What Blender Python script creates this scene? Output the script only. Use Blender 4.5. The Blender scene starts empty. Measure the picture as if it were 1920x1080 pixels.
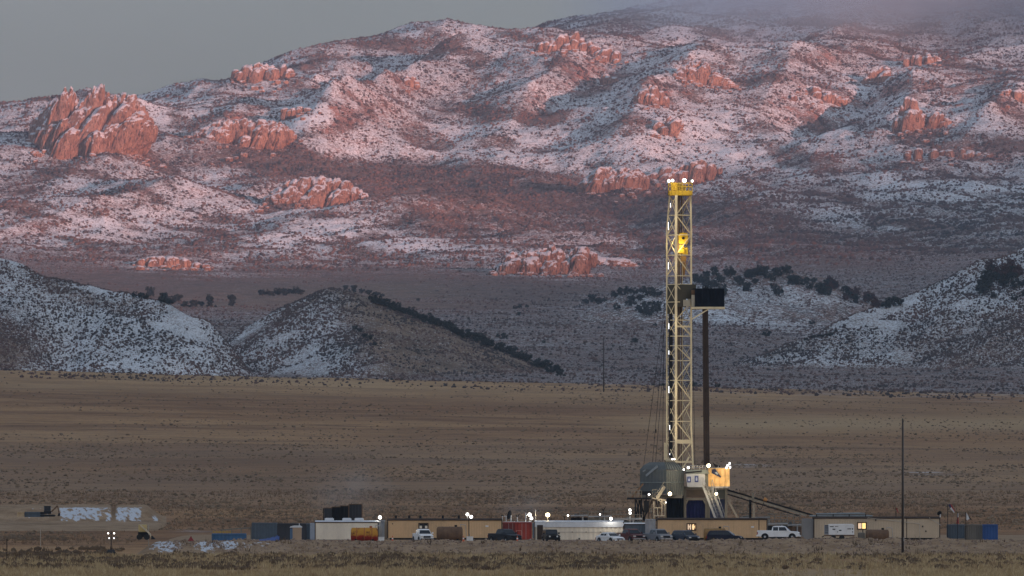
import bpy, bmesh, math, random
import numpy as np
from mathutils import Vector, Matrix, noise as mnoise
random.seed(7); RS = np.random.RandomState(11)
S = bpy.context.scene; COL = S.collection
PI = math.pi
# ------------------------------------------------------------------ camera, world, sun, exposure
F = 14000.0; EYE = 10.0; PY0 = 872.0          # focal length in photo pixels, eye height, eye-level row
cam = bpy.data.cameras.new('camera'); camo = bpy.data.objects.new('camera', cam); COL.objects.link(camo)
camo.location = (0, 0, EYE); camo.rotation_euler = (PI/2, 0, 0)
cam.sensor_width = 36; cam.lens = F/1920*36; cam.shift_y = (PY0-540)/1920
cam.clip_start = 1; cam.clip_end = 60000
S.camera = camo
SUN_EL = math.radians(5.2); SUN_AZ = math.radians(38)    # azimuth: to the right of straight behind the camera
sdir = Vector((math.sin(SUN_AZ)*math.cos(SUN_EL), -math.cos(SUN_AZ)*math.cos(SUN_EL), math.sin(SUN_EL)))
sun = bpy.data.lights.new('sun', 'SUN'); sun.energy = 5.0; sun.angle = math.radians(0.5); sun.color = (1.0, 0.44, 0.345)
suno = bpy.data.objects.new('sun', sun); COL.objects.link(suno)
suno.rotation_euler = sdir.to_track_quat('Z', 'Y').to_euler(); suno.location = sdir*100
w = bpy.data.worlds.new('World'); S.world = w; w.use_nodes = True
nt = w.node_tree; nt.nodes.clear()
def N(t, **k):
    n = nt.nodes.new(t)
    for a, b in k.items(): setattr(n, a, b)
    return n
out = N('ShaderNodeOutputWorld'); add = N('ShaderNodeAddShader')
sky = N('ShaderNodeTexSky'); sky.sky_type = 'NISHITA'; sky.sun_disc = False
sky.sun_elevation = SUN_EL; sky.sun_rotation = PI - SUN_AZ; sky.dust_density = 2.0; sky.ozone_density = 1.5
b1 = N('ShaderNodeBackground'); b1.inputs[1].default_value = 0.05
b2 = N('ShaderNodeBackground'); b2.inputs[1].default_value = 1.0       # the overcast layer: soft grey cloud over the whole sky
tc = N('ShaderNodeTexCoord'); mp = N('ShaderNodeMapping'); mp.inputs['Scale'].default_value = (3, 3, 9)
nz = N('ShaderNodeTexNoise'); nz.inputs['Scale'].default_value = 2.2; nz.inputs['Detail'].default_value = 5
cr = N('ShaderNodeValToRGB'); e = cr.color_ramp.elements
e[0].position = 0.3; e[0].color = (0.057, 0.073, 0.106, 1); e[1].position = 0.72; e[1].color = (0.097, 0.115, 0.154, 1)
L = nt.links.new
L(tc.outputs['Generated'], mp.inputs[0]); L(mp.outputs[0], nz.inputs['Vector']); L(nz.outputs[0], cr.inputs[0])
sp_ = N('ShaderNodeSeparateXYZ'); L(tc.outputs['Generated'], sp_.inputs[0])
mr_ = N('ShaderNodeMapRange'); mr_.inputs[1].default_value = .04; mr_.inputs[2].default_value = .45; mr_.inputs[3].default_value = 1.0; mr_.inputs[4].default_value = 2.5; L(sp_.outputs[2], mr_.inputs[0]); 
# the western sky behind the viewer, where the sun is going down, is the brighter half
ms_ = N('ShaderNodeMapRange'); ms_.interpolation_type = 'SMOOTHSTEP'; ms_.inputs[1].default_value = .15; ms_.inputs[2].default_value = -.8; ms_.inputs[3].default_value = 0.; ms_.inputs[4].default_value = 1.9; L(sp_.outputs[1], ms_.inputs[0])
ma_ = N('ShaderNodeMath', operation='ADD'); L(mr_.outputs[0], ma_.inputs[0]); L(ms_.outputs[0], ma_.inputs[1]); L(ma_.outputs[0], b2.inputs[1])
wm_ = N('ShaderNodeMix', data_type='RGBA', blend_type='MULTIPLY'); me_ = N('ShaderNodeMapRange'); me_.inputs[1].default_value = .04; me_.inputs[2].default_value = .45; L(sp_.outputs[2], me_.inputs[0]); mw_ = N('ShaderNodeMapRange'); mw_.inputs[1].default_value = .1; mw_.inputs[2].default_value = -.7; L(sp_.outputs[1], mw_.inputs[0]); mx_ = N('ShaderNodeMath', operation='MAXIMUM'); L(me_.outputs[0], mx_.inputs[0]); L(mw_.outputs[0], mx_.inputs[1]); L(mx_.outputs[0], wm_.inputs[0]); wm_.inputs[7].default_value = (1.05, .99, .89, 1)
L(cr.outputs[0], wm_.inputs[6]); L(wm_.outputs[2], b2.inputs[0]); L(sky.outputs[0], b1.inputs[0])
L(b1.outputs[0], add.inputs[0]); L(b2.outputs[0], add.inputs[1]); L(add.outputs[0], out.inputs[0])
S.view_settings.view_transform = 'Standard'; S.view_settings.look = 'None'
S.view_settings.exposure = 0.28; S.view_settings.gamma = 1.0
S.cycles.max_bounces = 5; S.cycles.volume_bounces = 2; S.cycles.transparent_max_bounces = 6
S.cycles.volume_step_rate = 1.0; S.cycles.volume_max_steps = 128

# ------------------------------------------------------------------ helpers
def tag(o, label=None, cat=None, group=None, kind=None):
    if label: o['label'] = label
    if cat: o['category'] = cat
    if group: o['group'] = group
    if kind: o['kind'] = kind
    return o
def wp(px, py, d): return (px-960)*d/F, d, EYE+(PY0-py)*d/F      # the place seen at a photo pixel, d metres away
def wx(px, d): return (px-960)*d/F
def wz(py, d): return EYE+(PY0-py)*d/F
class MB:
    def __init__(s): s.v = []; s.f = []
    def quad(s, *p):
        n = len(s.v); s.v += [tuple(q) for q in p]; s.f.append(tuple(range(n, n+len(p))))
    def box(s, x0, x1, y0, y1, z0, z1):
        n = len(s.v)
        s.v += [(x0,y0,z0),(x1,y0,z0),(x1,y1,z0),(x0,y1,z0),(x0,y0,z1),(x1,y0,z1),(x1,y1,z1),(x0,y1,z1)]
        s.f += [tuple(n+i for i in q) for q in ((0,3,2,1),(4,5,6,7),(0,1,5,4),(1,2,6,5),(2,3,7,6),(3,0,4,7))]
    def cbox(s, c, d): s.box(c[0]-d[0]/2,c[0]+d[0]/2,c[1]-d[1]/2,c[1]+d[1]/2,c[2]-d[2]/2,c[2]+d[2]/2)
    def tube(s, a, b, r, r2=None, n=6, caps=True):
        a = Vector(a); b = Vector(b); r2 = r if r2 is None else r2
        d = (b-a)
        if d.length < 1e-6: return
        d.normalize(); u = d.orthogonal().normalized(); w_ = d.cross(u); k = len(s.v)
        for (c, rr) in ((a, r), (b, r2)):
            for i in range(n):
                t = 2*PI*i/n + PI/n
                s.v.append(tuple(c+u*math.cos(t)*rr+w_*math.sin(t)*rr))
        for i in range(n): s.f.append((k+i, k+(i+1)%n, k+n+(i+1)%n, k+n+i))
        if caps: s.f.append(tuple(k+n-1-i for i in range(n))); s.f.append(tuple(k+n+i for i in range(n)))
    def bar(s, a, b, wd, ht):
        """rectangular beam"""
        a = Vector(a); b = Vector(b); d = (b-a).normalized()
        up = Vector((0,0,1)) if abs(d.z) < .95 else Vector((0,1,0))
        u = d.cross(up).normalized(); v = u.cross(d).normalized(); k = len(s.v)
        for c in (a, b):
            for (i, j) in ((-1,-1),(1,-1),(1,1),(-1,1)): s.v.append(tuple(c+u*i*wd/2+v*j*ht/2))
        s.f += [(k,k+1,k+2,k+3),(k+7,k+6,k+5,k+4)]+[(k+i,k+4+i,k+4+(i+1)%4,k+(i+1)%4) for i in range(4)]
    def prism(s, poly, y0, y1, axis='y'):
        """polygon of (a,b) extruded; axis y: points (x,z); axis z: (x,y); axis x: (y,z)"""
        k = len(s.v); n = len(poly)
        for y in (y0, y1):
            for (a, b) in poly: s.v.append({'y': (a, y, b), 'z': (a, b, y), 'x': (y, a, b)}[axis])
        s.f.append(tuple(k+i for i in range(n))); s.f.append(tuple(k+2*n-1-i for i in range(n)))
        for i in range(n): s.f.append((k+(i+1)%n, k+i, k+n+i, k+n+(i+1)%n))
    def lathe(s, prof, c=(0,0,0), n=20, axis='z'):
        k = len(s.v); m = len(prof)
        for (r, h) in prof:
            for i in range(n):
                t = 2*PI*i/n; a, b = r*math.cos(t), r*math.sin(t)
                q = (a, b, h) if axis == 'z' else ((h, a, b) if axis == 'x' else (a, h, b))
                s.v.append((q[0]+c[0], q[1]+c[1], q[2]+c[2]))
        for j in range(m-1):
            for i in range(n): s.f.append((k+j*n+i, k+j*n+(i+1)%n, k+(j+1)*n+(i+1)%n, k+(j+1)*n+i))
        s.f.append(tuple(k+n-1-i for i in range(n))); s.f.append(tuple(k+(m-1)*n+i for i in range(n)))
    def build(s, name, m, parent=None, smooth=False, bevel=0, loc=None, rz=0):
        me = bpy.data.meshes.new(name); me.from_pydata(s.v, [], s.f); me.update()
        bm = bmesh.new(); bm.from_mesh(me); bmesh.ops.recalc_face_normals(bm, faces=bm.faces)
        if bevel: bmesh.ops.bevel(bm, geom=list(bm.edges), offset=bevel, segments=1, affect='EDGES', clamp_overlap=True)
        bm.to_mesh(me); bm.free()
        me.materials.append(m)
        if smooth: me.polygons.foreach_set('use_smooth', [True]*len(me.polygons))
        o = bpy.data.objects.new(name, me); COL.objects.link(o)
        if parent: o.parent = parent
        if loc: o.location = loc
        if rz: o.rotation_euler.z = rz
        return o
def empty(name, loc=(0,0,0), rz=0):
    o = bpy.data.objects.new(name, None); COL.objects.link(o); o.location = loc; o.rotation_euler = (0,0,rz); o.empty_display_size = .5
    return o
def children(o): return [c for c in bpy.data.objects if c.parent == o]
def copy_tree(o, parent=None):
    c = o.copy(); COL.objects.link(c); c.parent = parent
    for ch in list(KIDS.get(o.name) or children(o)): copy_tree(ch, c)
    return c
KIDS = {}
# materials -----------------------------------------------------------------------------
def mat(name, col, rough=.7, metal=0, var=.18, scale=1.2, spec=.3, dirt=None, dirt_amt=.35, bump=0, emit=None, emit_s=0):
    m = bpy.data.materials.new(name); m.use_nodes = True; t = m.node_tree; n = t.nodes; l = t.links.new
    bs = n['Principled BSDF']; bs.inputs['Roughness'].default_value = rough; bs.inputs['Metallic'].default_value = metal
    bs.inputs['Specular IOR Level'].default_value = spec
    tc = n.new('ShaderNodeTexCoord'); nz = n.new('ShaderNodeTexNoise'); nz.inputs['Scale'].default_value = scale; nz.inputs['Detail'].default_value = 6
    nz.inputs['Roughness'].default_value = .65
    l(tc.outputs['Object'], nz.inputs['Vector'])
    r = n.new('ShaderNodeValToRGB'); c = col
    r.color_ramp.elements[0].position = .3; r.color_ramp.elements[1].position = .7
    r.color_ramp.elements[0].color = tuple(x*(1-var) for x in c)+(1,); r.color_ramp.elements[1].color = tuple(min(1, x*(1+var)) for x in c)+(1,)
    l(nz.outputs[0], r.inputs[0]); last = r.outputs[0]
    if dirt:
        n2 = n.new('ShaderNodeTexNoise'); n2.inputs['Scale'].default_value = scale*.6; n2.inputs['Detail'].default_value = 8; n2.inputs['Roughness'].default_value = .7
        mpp = n.new('ShaderNodeMapping'); mpp.inputs['Location'].default_value = (3.3, 7.1, 1.2); mpp.inputs['Scale'].default_value = (1.6, 1.6, .45)
        l(tc.outputs['Object'], mpp.inputs[0]); l(mpp.outputs[0], n2.inputs['Vector'])
        mr = n.new('ShaderNodeMapRange'); mr.inputs[1].default_value = .48; mr.inputs[2].default_value = .68; mr.inputs[4].default_value = dirt_amt
        l(n2.outputs[0], mr.inputs[0])
        mx = n.new('ShaderNodeMix'); mx.data_type = 'RGBA'; mx.inputs[7].default_value = tuple(dirt)+(1,)
        l(mr.outputs[0], mx.inputs[0]); l(last, mx.inputs[6]); last = mx.outputs[2]
    l(last, bs.inputs['Base Color'])
    if emit:
        bs.inputs['Emission Color'].default_value = tuple(emit)+(1,); bs.inputs['Emission Strength'].default_value = emit_s
    if bump:
        bp = n.new('ShaderNodeBump'); bp.inputs['Strength'].default_value = bump; bp.inputs['Distance'].default_value = .05
        l(nz.outputs[0], bp.inputs['Height']); l(bp.outputs[0], bs.inputs['Normal'])
    return m
# numpy gradient noise --------------------------------------------------------------------
def pnoise(x, y, seed=0):
    xi = np.floor(x).astype(np.int64); yi = np.floor(y).astype(np.int64); xf = x-xi; yf = y-yi
    def g(ix, iy, fx, fy):
        h = (ix*374761393 + iy*668265263 + seed*2147483647) & 0xffffffff
        h = ((h ^ (h >> 13))*1274126177) & 0xffffffff; h = h ^ (h >> 16)
        a = (h & 0xffff)/65536.0*2*PI
        return np.cos(a)*fx+np.sin(a)*fy
    u = xf*xf*xf*(xf*(xf*6-15)+10); v = yf*yf*yf*(yf*(yf*6-15)+10)
    a = g(xi, yi, xf, yf); b = g(xi+1, yi, xf-1, yf); c = g(xi, yi+1, xf, yf-1); d = g(xi+1, yi+1, xf-1, yf-1)
    return (a*(1-u)+b*u)*(1-v)+(c*(1-u)+d*u)*v*1.0
def fbm(x, y, wl, octs=4, gain=.5, seed=0):
    r = 0; a = 1
    for i in range(octs): r = r+a*pnoise(x/wl+i*17.3, y/wl-i*9.1, seed+i); wl /= 2.03; a *= gain
    return r
def ridged(x, y, wl, octs=3, gain=.5, seed=0):
    r = 0; a = 1
    for i in range(octs): r = r+a*(1-2.2*np.abs(pnoise(x/wl+i*7.7, y/wl+i*3.1, seed+i))); wl /= 2.1; a *= gain
    return r
def sstep(a, b, x):
    t = np.clip((x-a)/(b-a), 0, 1); return t*t*(3-2*t)
def grid_mesh(name, X, Y, Z, m, attrs=None, smooth=True):
    R, C = X.shape; me = bpy.data.meshes.new(name)
    co = np.stack([X, Y, Z], -1).reshape(-1, 3).astype(np.float32)
    idx = np.arange(R*C).reshape(R, C)
    q = np.stack([idx[:-1,:-1], idx[:-1,1:], idx[1:,1:], idx[1:,:-1]], -1).reshape(-1).astype(np.int32)
    nf = len(q)//4
    me.vertices.add(R*C); me.vertices.foreach_set('co', co.ravel())
    me.loops.add(len(q)); me.loops.foreach_set('vertex_index', q)
    me.polygons.add(nf); me.polygons.foreach_set('loop_start', np.arange(0, nf*4, 4, dtype=np.int32))
    if smooth: me.polygons.foreach_set('use_smooth', np.ones(nf, dtype=bool))
    me.update(calc_edges=True)
    for k, a in (attrs or {}).items():
        at = me.attributes.new(k, 'FLOAT', 'POINT'); at.data.foreach_set('value', a.reshape(-1).astype(np.float32))
    me.materials.append(m)
    o = bpy.data.objects.new(name, me); COL.objects.link(o); return o
def soup(name, V, Fq, m, attrs=None):
    """V (n,3), Fq (k,3) triangles"""
    me = bpy.data.meshes.new(name); me.vertices.add(len(V)); me.vertices.foreach_set('co', V.astype(np.float32).ravel())
    me.loops.add(Fq.size); me.loops.foreach_set('vertex_index', Fq.astype(np.int32).ravel())
    me.polygons.add(len(Fq)); me.polygons.foreach_set('loop_start', np.arange(0, Fq.size, 3, dtype=np.int32)); me.update(calc_edges=True)
    for k, a in (attrs or {}).items():
        at = me.attributes.new(k, 'FLOAT', 'POINT'); at.data.foreach_set('value', a.astype(np.float32))
    me.materials.append(m); o = bpy.data.objects.new(name, me); COL.objects.link(o); return o

# ------------------------------------------------------------------ terrain heights
YK = [-9000, -300, 0, 250, 500, 700, 790, 900, 960, 1000, 1150, 1300, 1500, 2000, 2350, 2600, 2750, 2950, 4000]
ZK = [-60, 4, 8.3, 3, -2.0, -2.0, -1.75, -1.7, -1.62, -1.3, 1.5, 4.3, 8.6, 21.3, 31.2, 38.6, 40.2, 35, 30]
_yy = np.linspace(-9000, 4000, 6501); _zz = np.interp(_yy, YK, ZK)
_k = np.exp(-np.linspace(-2.2, 2.2, 41)**2); _k /= _k.sum(); _zz = np.convolve(np.pad(_zz, 20, 'edge'), _k, 'valid')
def plain_h(X, Y):
    z = np.interp(Y, _yy, _zz)
    far = sstep(1150, 2500, Y)
    z = z - .0236*X*far*(1-.6*sstep(400, 2500, np.abs(X)))
    z = z + .22*fbm(X, Y, 60, 3, seed=5)*(.4+far*2.5) + .05*fbm(X, Y, 9, 2, seed=9)
    return z
# far slopes: photo rows at photo columns for rows of distance
PC = np.array([-700, 0, 200, 400, 600, 800, 1000, 1200, 1400, 1600, 1900, 2600.])
DR = np.array([2850, 3400, 4200, 5400, 6200, 6700, 7100, 7500, 7800, 8100, 8400, 8800, 9300, 10200.])
PT = np.array([
 [760]*12, [712]*12, [628,625,622,620,620,620,622,625,628,630,620,610],
 [545,545,543,543,545,545,548,552,545,535,530,530],
 [478,476,484,494,500,492,492,497,486,474,462,455],
 [400,405,415,430,430,420,425,440,420,405,395,390],
 [330,335,340,365,375,370,375,372,355,350,340,330],
 [250,250,262,290,315,320,300,285,280,270,262,250],
 [225,205,182,215,255,250,215,200,205,195,185,170],
 [250,245,205,142,165,165,135,120,130,120,110,100],
 [300,300,270,160,80,40,62,72,80,60,40,30],
 [350,340,330,230,120,70,80,42,28,5,-10,-20],
 [380,380,370,300,210,130,60,18,-8,-30,-60,-70],
 [450,450,430,380,300,200,110,40,0,-30,-60,-80]], float)
_pc = np.linspace(-700, 2600, 166); _dr = np.linspace(2850, 10200, 148)
_t = np.stack([np.interp(_pc, PC, r) for r in PT]); _t = np.stack([np.interp(_dr, DR, _t[:, j]) for j in range(len(_pc))], 1)
def _blur(a, n):
    k = np.array([1,2,1])/4.
    for _ in range(n):
        a = np.pad(a, ((1,1),(0,0)), 'reflect', reflect_type='odd'); a = a[:-2]*k[0]+a[1:-1]*k[1]+a[2:]*k[2]
        a = np.pad(a, ((0,0),(1,1)), 'reflect', reflect_type='odd'); a = a[:,:-2]*k[0]+a[:,1:-1]*k[1]+a[:,2:]*k[2]
    return a
_t = _blur(_t, 4)
def base_far(X, Y):
    p = 960+F*X/Y
    fi = np.clip((p-_pc[0])/(_pc[1]-_pc[0]), 0, len(_pc)-1.001); fj = np.clip((Y-_dr[0])/(_dr[1]-_dr[0]), 0, len(_dr)-1.001)
    i = fi.astype(int); j = fj.astype(int); u = fi-i; v = fj-j
    r = (_t[j,i]*(1-u)+_t[j,i+1]*u)*(1-v)+(_t[j+1,i]*(1-u)+_t[j+1,i+1]*u)*v
    return EYE+(PY0-r)*Y/F
def seg_dist(X, Y, pts):
    """signed side, distance and interpolated value along a polyline of (x,y,val)"""
    best = np.full(X.shape, 1e9); val = np.zeros(X.shape); sd = np.zeros(X.shape)
    for (a, b) in zip(pts[:-1], pts[1:]):
        dx, dy = b[0]-a[0], b[1]-a[1]; l2 = dx*dx+dy*dy
        t = np.clip(((X-a[0])*dx+(Y-a[1])*dy)/l2, 0, 1); qx = a[0]+t*dx; qy = a[1]+t*dy
        d = np.hypot(X-qx, Y-qy); m = d < best
        best = np.where(m, d, best); val = np.where(m, a[2]+t*(b[2]-a[2]), val)
        sd = np.where(m, np.sign((X-a[0])*dy-(Y-a[1])*dx), sd)
    return best, val, sd
# spurs: (photo column, distance, extra height), half width
SPURS = [
 ([(955,8330,8),(860,8120,58),(760,7900,72),(660,7680,66),(585,7480,36),(540,7330,5)], 70),
 ([(860,8330,-5),(740,8120,-34),(640,7900,-46),(560,7720,-40),(520,7600,-8)], 80),
 ([(1690,7900,-5),(1620,7760,-34),(1540,7600,-34),(1480,7480,-6)], 60),
 ([(1420,7420,-4),(1340,7300,-24),(1240,7180,-20),(1180,7100,-3)], 55),
 ([(1180,8200,-5),(1120,7950,-28),(1040,7720,-28),(960,7560,-5)], 55),
 ([(655,8230,5),(560,8050,30),(600,7800,42),(625,7560,38),(600,7400,8)], 55),
 ([(430,7980,5),(480,7760,30),(440,7560,30),(360,7350,5)], 60),
 ([(1120,8300,5),(1080,8050,40),(1010,7800,45),(950,7600,30),(880,7450,6)], 65),
 ([(1330,8250,5),(1300,7950,42),(1230,7700,45),(1180,7500,38),(1120,7380,8)], 65),
 ([(1560,8300,5),(1500,8000,40),(1440,7700,38),(1400,7500,8)], 70),
 ([(1760,8000,8),(1710,7780,42),(1700,7600,40),(1640,7350,10)], 60),
 ([(2000,7900,20),(1900,7560,45),(1820,7300,35),(1700,7120,6)], 80),
 ([(100,7800,10),(190,7600,30),(150,7400,22),(60,7150,5)], 60),
 ([(560,7150,5),(420,6980,26),(260,6830,24),(60,6650,20),(-100,6550,8)], 60),
 ([(980,6900,8),(820,6780,26),(640,6620,26),(520,6520,8)], 55),
 ([(300,6700,8),(160,6560,24),(40,6420,20),(-100,6300,10)], 50),
 ([(1500,6900,6),(1400,6720,18),(1330,6600,6)], 60),
]
def ridge_hill(X, Y, crest, sf, sb, rnd=10.):
    """a foothill: crest list of (px,py,d); sf / sb slopes of its near and far side"""
    c = [wp(*q) for q in crest]; xs = np.array([q[0] for q in c]); ys = np.array([q[1] for q in c]); zs = np.array([q[2] for q in c])
    yc = np.interp(X, xs, ys); zc = np.interp(X, xs, zs)
    yc = np.where(X < xs[0], ys[0], np.where(X > xs[-1], ys[-1], yc))
    dy = Y-yc; s = np.where(dy < 0, sf, sb)
    return zc - s*(np.sqrt(dy*dy+rnd*rnd)-rnd)
def smax(a, b, k=4.):
    h = np.clip(.5+.5*(a-b)/k, 0, 1); return b*(1-h)+a*h+k*h*(1-h)
def hills(X, Y):
    L_ = ridge_hill(X, Y, [(-700,420,3560),(-200,470,3550),(0,493,3540),(90,525,3530),(170,548,3520),(250,566,3510),(320,584,3500),(390,618,3490),(440,664,3480),(490,722,3470),(620,790,3460),(900,900,3460)], .50, .5)
    gul = 7*np.exp(-((X-wx(105,3400))/14)**2)*sstep(3540, 3450, Y)
    L_ = L_-gul+2.6*ridged(X, Y, 46, 2, seed=31)+fbm(X, Y, 14, 3, seed=33)*1.2
    c0 = wp(625, 541, 3600)
    dx = X-c0[0]; dy = Y-c0[1]; ang = np.arctan2(dy, dx)
    rr = np.hypot(dx, dy*.72)
    sl = np.where(dx < 0, .75, .50)
    sl = sl+(.50-.75)*0*ang
    k = sstep(-25, 25, dx); sl = .57*(1-k)+.415*k
    r2 = np.sqrt(np.where(dy < 0, np.abs(dx)**1.0, np.abs(dx))**2+(dy*.62)**2+30)-5.5
    Cn = c0[2]-sl*r2+1.8*ridged(X, Y, 38, 2, seed=41)*sstep(0, 30, r2)+fbm(X, Y, 11, 3, seed=43)*.9
    R_ = ridge_hill(X, Y, [(900,900,3600),(1150,790,3600),(1330,725,3610),(1480,655,3640),(1560,622,3660),(1640,594,3680),(1700,562,3700),(1760,538,3700),(1840,505,3710),(1920,478,3720),(2200,400,3750),(2700,330,3800)], .40, .45)
    R_ = R_+3.4*ridged(X, Y, 58, 3, seed=51)+fbm(X, Y, 15, 3, seed=53)*1.6
    K_ = ridge_hill(X, Y, [(600,760,4450),(900,670,4450),(1000,630,4460),(1090,588,4480),(1180,556,4500),(1260,535,4520),(1340,518,4540),(1450,512,4560),(1540,528,4560),(1600,548,4560),(1660,574,4560),(1720,606,4560),(1850,680,4560),(2100,760,4560)], .27, .4, 22)
    K_ = K_+2.2*ridged(X, Y, 60, 2, seed=61)+fbm(X, Y, 18, 2, seed=63)*1.0
    return L_, Cn, R_, K_
def far_h(X, Y, parts=False):
    z = base_far(X, Y)
    mt = sstep(5700, 6700, Y)
    wpx = X+30*fbm(X, Y, 240, 2, seed=70); wpy = Y+30*fbm(X, Y, 240, 2, seed=71)
    z = z+2.5*fbm(X, Y, 260, 3, seed=72)*(1-mt)*sstep(3000, 3600, Y)+.5*fbm(X, Y, 22, 3, seed=74)*(1-mt)
    ox = wpx*.87+wpy*.42; oy = -wpx*.40+wpy*.62               # gullies run down towards the left
    z = z-11*mt+mt*(13*ridged(ox, oy, 235, 3, .45, seed=80)+1.0*ridged(X, Y, 26, 3, .55, seed=84)+6*(fbm(wpx, wpy, 110, 4, .5, seed=88)))
    for pts, wd in SPURS:
        p = [(wx(a, d), d, h) for a, d, h in pts]
        dd, v, sd = seg_dist(wpx*.45+X*.55, wpy*.45+Y*.55, p)
        z = z+v*np.exp(-np.abs(dd/wd)**1.25)*.8
    hl = hills(X, Y)
    w0 = z
    for h in hl: z = smax(h, z, 3.)
    if parts: return z, w0, hl
    return z
def height(X, Y):
    X = np.atleast_1d(np.asarray(X, float)); Y = np.atleast_1d(np.asarray(Y, float))
    return np.where(Y < 2900, plain_h(X, Y), np.maximum(far_h(X, np.maximum(Y, 2860)), -100))
# ------------------------------------------------------------------ terrain materials
def nodes_mat(name):
    m = bpy.data.materials.new(name); m.use_nodes = True; t = m.node_tree; n = t.nodes; l = t.links.new
    bs = n['Principled BSDF']; bs.inputs['Roughness'].default_value = .9; bs.inputs['Specular IOR Level'].default_value = .1
    def noise(sc, det=4, rough=.55, vec=None, off=(0,0,0), scl=(1,1,1)):
        q = n.new('ShaderNodeTexNoise'); q.inputs['Scale'].default_value = sc; q.inputs['Detail'].default_value = det; q.inputs['Roughness'].default_value = rough
        mp = n.new('ShaderNodeMapping'); mp.inputs['Location'].default_value = off; mp.inputs['Scale'].default_value = scl
        l(vec if vec else tc.outputs['Object'], mp.inputs[0]); l(mp.outputs[0], q.inputs['Vector']); return q.outputs[0]
    def rng(v, a, b, c=0., d=1.):
        q = n.new('ShaderNodeMapRange'); q.inputs[1].default_value = a; q.inputs[2].default_value = b; q.inputs[3].default_value = c; q.inputs[4].default_value = d
        q.interpolation_type = 'SMOOTHSTEP'; l(v, q.inputs[0]); return q.outputs[0]
    def mix(f, a, b):
        q = n.new('ShaderNodeMix'); q.data_type = 'RGBA'
        if isinstance(f, (int, float)): q.inputs[0].default_value = f
        else: l(f, q.inputs[0])
        for i, x in ((6, a), (7, b)):
            if isinstance(x, tuple): q.inputs[i].default_value = x+(1,)
            else: l(x, q.inputs[i])
        return q.outputs[2]
    def math_(op, a, b=0.):
        q = n.new('ShaderNodeMath'); q.operation = op
        for i, x in ((0, a), (1, b)):
            if isinstance(x, (int, float)): q.inputs[i].default_value = x
            else: l(x, q.inputs[i])
        return q.outputs[0]
    def attr(k):
        q = n.new('ShaderNodeAttribute'); q.attribute_name = k; return q.outputs['Fac']
    tc = n.new('ShaderNodeTexCoord')
    return m, n, l, bs, noise, rng, mix, math_, attr, tc
# mountain: snow lying between dark brush, bare earth and rock
m, n, l, bs, noise, rng, mix, math_, attr, tc = nodes_mat('snowy_brush_slope')
snow = attr('snow'); earth = attr('earth')
near = attr('near')
vs_ = n.new('ShaderNodeVectorMath'); vs_.operation = 'SCALE'; l(tc.outputs['Object'], vs_.inputs[0]); l(math_('ADD', 1., math_('MULTIPLY', near, 1.3)), vs_.inputs['Scale']); VV = vs_.outputs[0]
dots = noise(.40, 4, .62, vec=VV); clump = noise(.055, 5, .62, off=(40,11,3), vec=VV); fine = noise(1.05, 3, .6, off=(5,2,9), vec=VV)
f = math_('ADD', math_('MULTIPLY', dots, .42), math_('ADD', math_('MULTIPLY', clump, .13), math_('MULTIPLY', fine, .45)))
thr = math_('SUBTRACT', .592, math_('MULTIPLY', snow, .172))      # more snow, lower threshold
cover = rng(math_('SUBTRACT', f, thr), -.045, .042)
brushv = noise(.12, 4, .6, off=(9,9,1))
brush = mix(rng(brushv, .35, .65), (.070,.052,.050), (.190,.108,.090))
soil = mix(rng(noise(.05, 4, .6, off=(1,5,7)), .4, .6), (.150,.105,.072), (.245,.172,.112))
red = mix(rng(noise(.2, 4, .6, off=(3,5,7)), .4, .6), (.22,.085,.06), (.36,.17,.12))
bare = mix(earth, brush, mix(rng(fine, .34, .50), brush, soil))
bare = mix(math_('MULTIPLY', attr('rock'), rng(noise(.14, 4, .6, off=(13,5,7)), .40, .56)), bare, red)
snowc = mix(rng(noise(.02, 3, .5), .3, .7), (.60,.64,.67), (.74,.76,.78))
l(mix(cover, bare, snowc), bs.inputs['Base Color'])
bp = n.new('ShaderNodeBump'); bp.inputs['Strength'].default_value = .6; bp.inputs['Distance'].default_value = 1.4
l(math_('ADD', math_('MULTIPLY', math_('SUBTRACT', 1., cover), .5), math_('MULTIPLY', clump, 1.6)), bp.inputs['Height']); l(bp.outputs[0], bs.inputs['Normal'])
M_SLOPE = m
# plain: dry grass and bare brown earth in broad drifts
m, n, l, bs, noise, rng, mix, math_, attr, tc = nodes_mat('dry_grass_plain')
big = noise(.0035, 5, .6, scl=(1,.55,1)); med = noise(.02, 5, .65, off=(7,3,1), scl=(.6,1,1)); sm = noise(.9, 5, .7, off=(1,3,1))
c1 = mix(rng(big, .38, .62), (.290,.150,.070), (.475,.285,.135))
c2 = mix(rng(med, .38, .70), c1, (.205,.104,.050))
st = noise(.11, 6, .72, off=(8,8,1), scl=(.5,1,1))
c2 = mix(math_('MULTIPLY', rng(st, .50, .64), .55), c2, (.105,.066,.040))
c2 = mix(math_('MULTIPLY', rng(st, .46, .36), .35), c2, (.40,.29,.17))
c3 = mix(math_('MULTIPLY', rng(sm, .50, .62), .6), c2, (.125,.078,.050))
frost = math_('MULTIPLY', attr('frost'), rng(noise(.06, 5, .7, off=(2,2,2)), .5, .66))
grey = mix(math_('MULTIPLY', attr('scrub'), .62), c3, (.26,.185,.125))
gold = mix(math_('MULTIPLY', attr('gold'), .75), grey, (.44,.315,.175))
l(mix(frost, gold, (.62,.64,.68)), bs.inputs['Base Color'])
bp = n.new('ShaderNodeBump'); bp.inputs['Strength'].default_value = .6; bp.inputs['Distance'].default_value = .25
l(sm, bp.inputs['Height']); l(bp.outputs[0], bs.inputs['Normal'])
M_PLAIN = m
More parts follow.
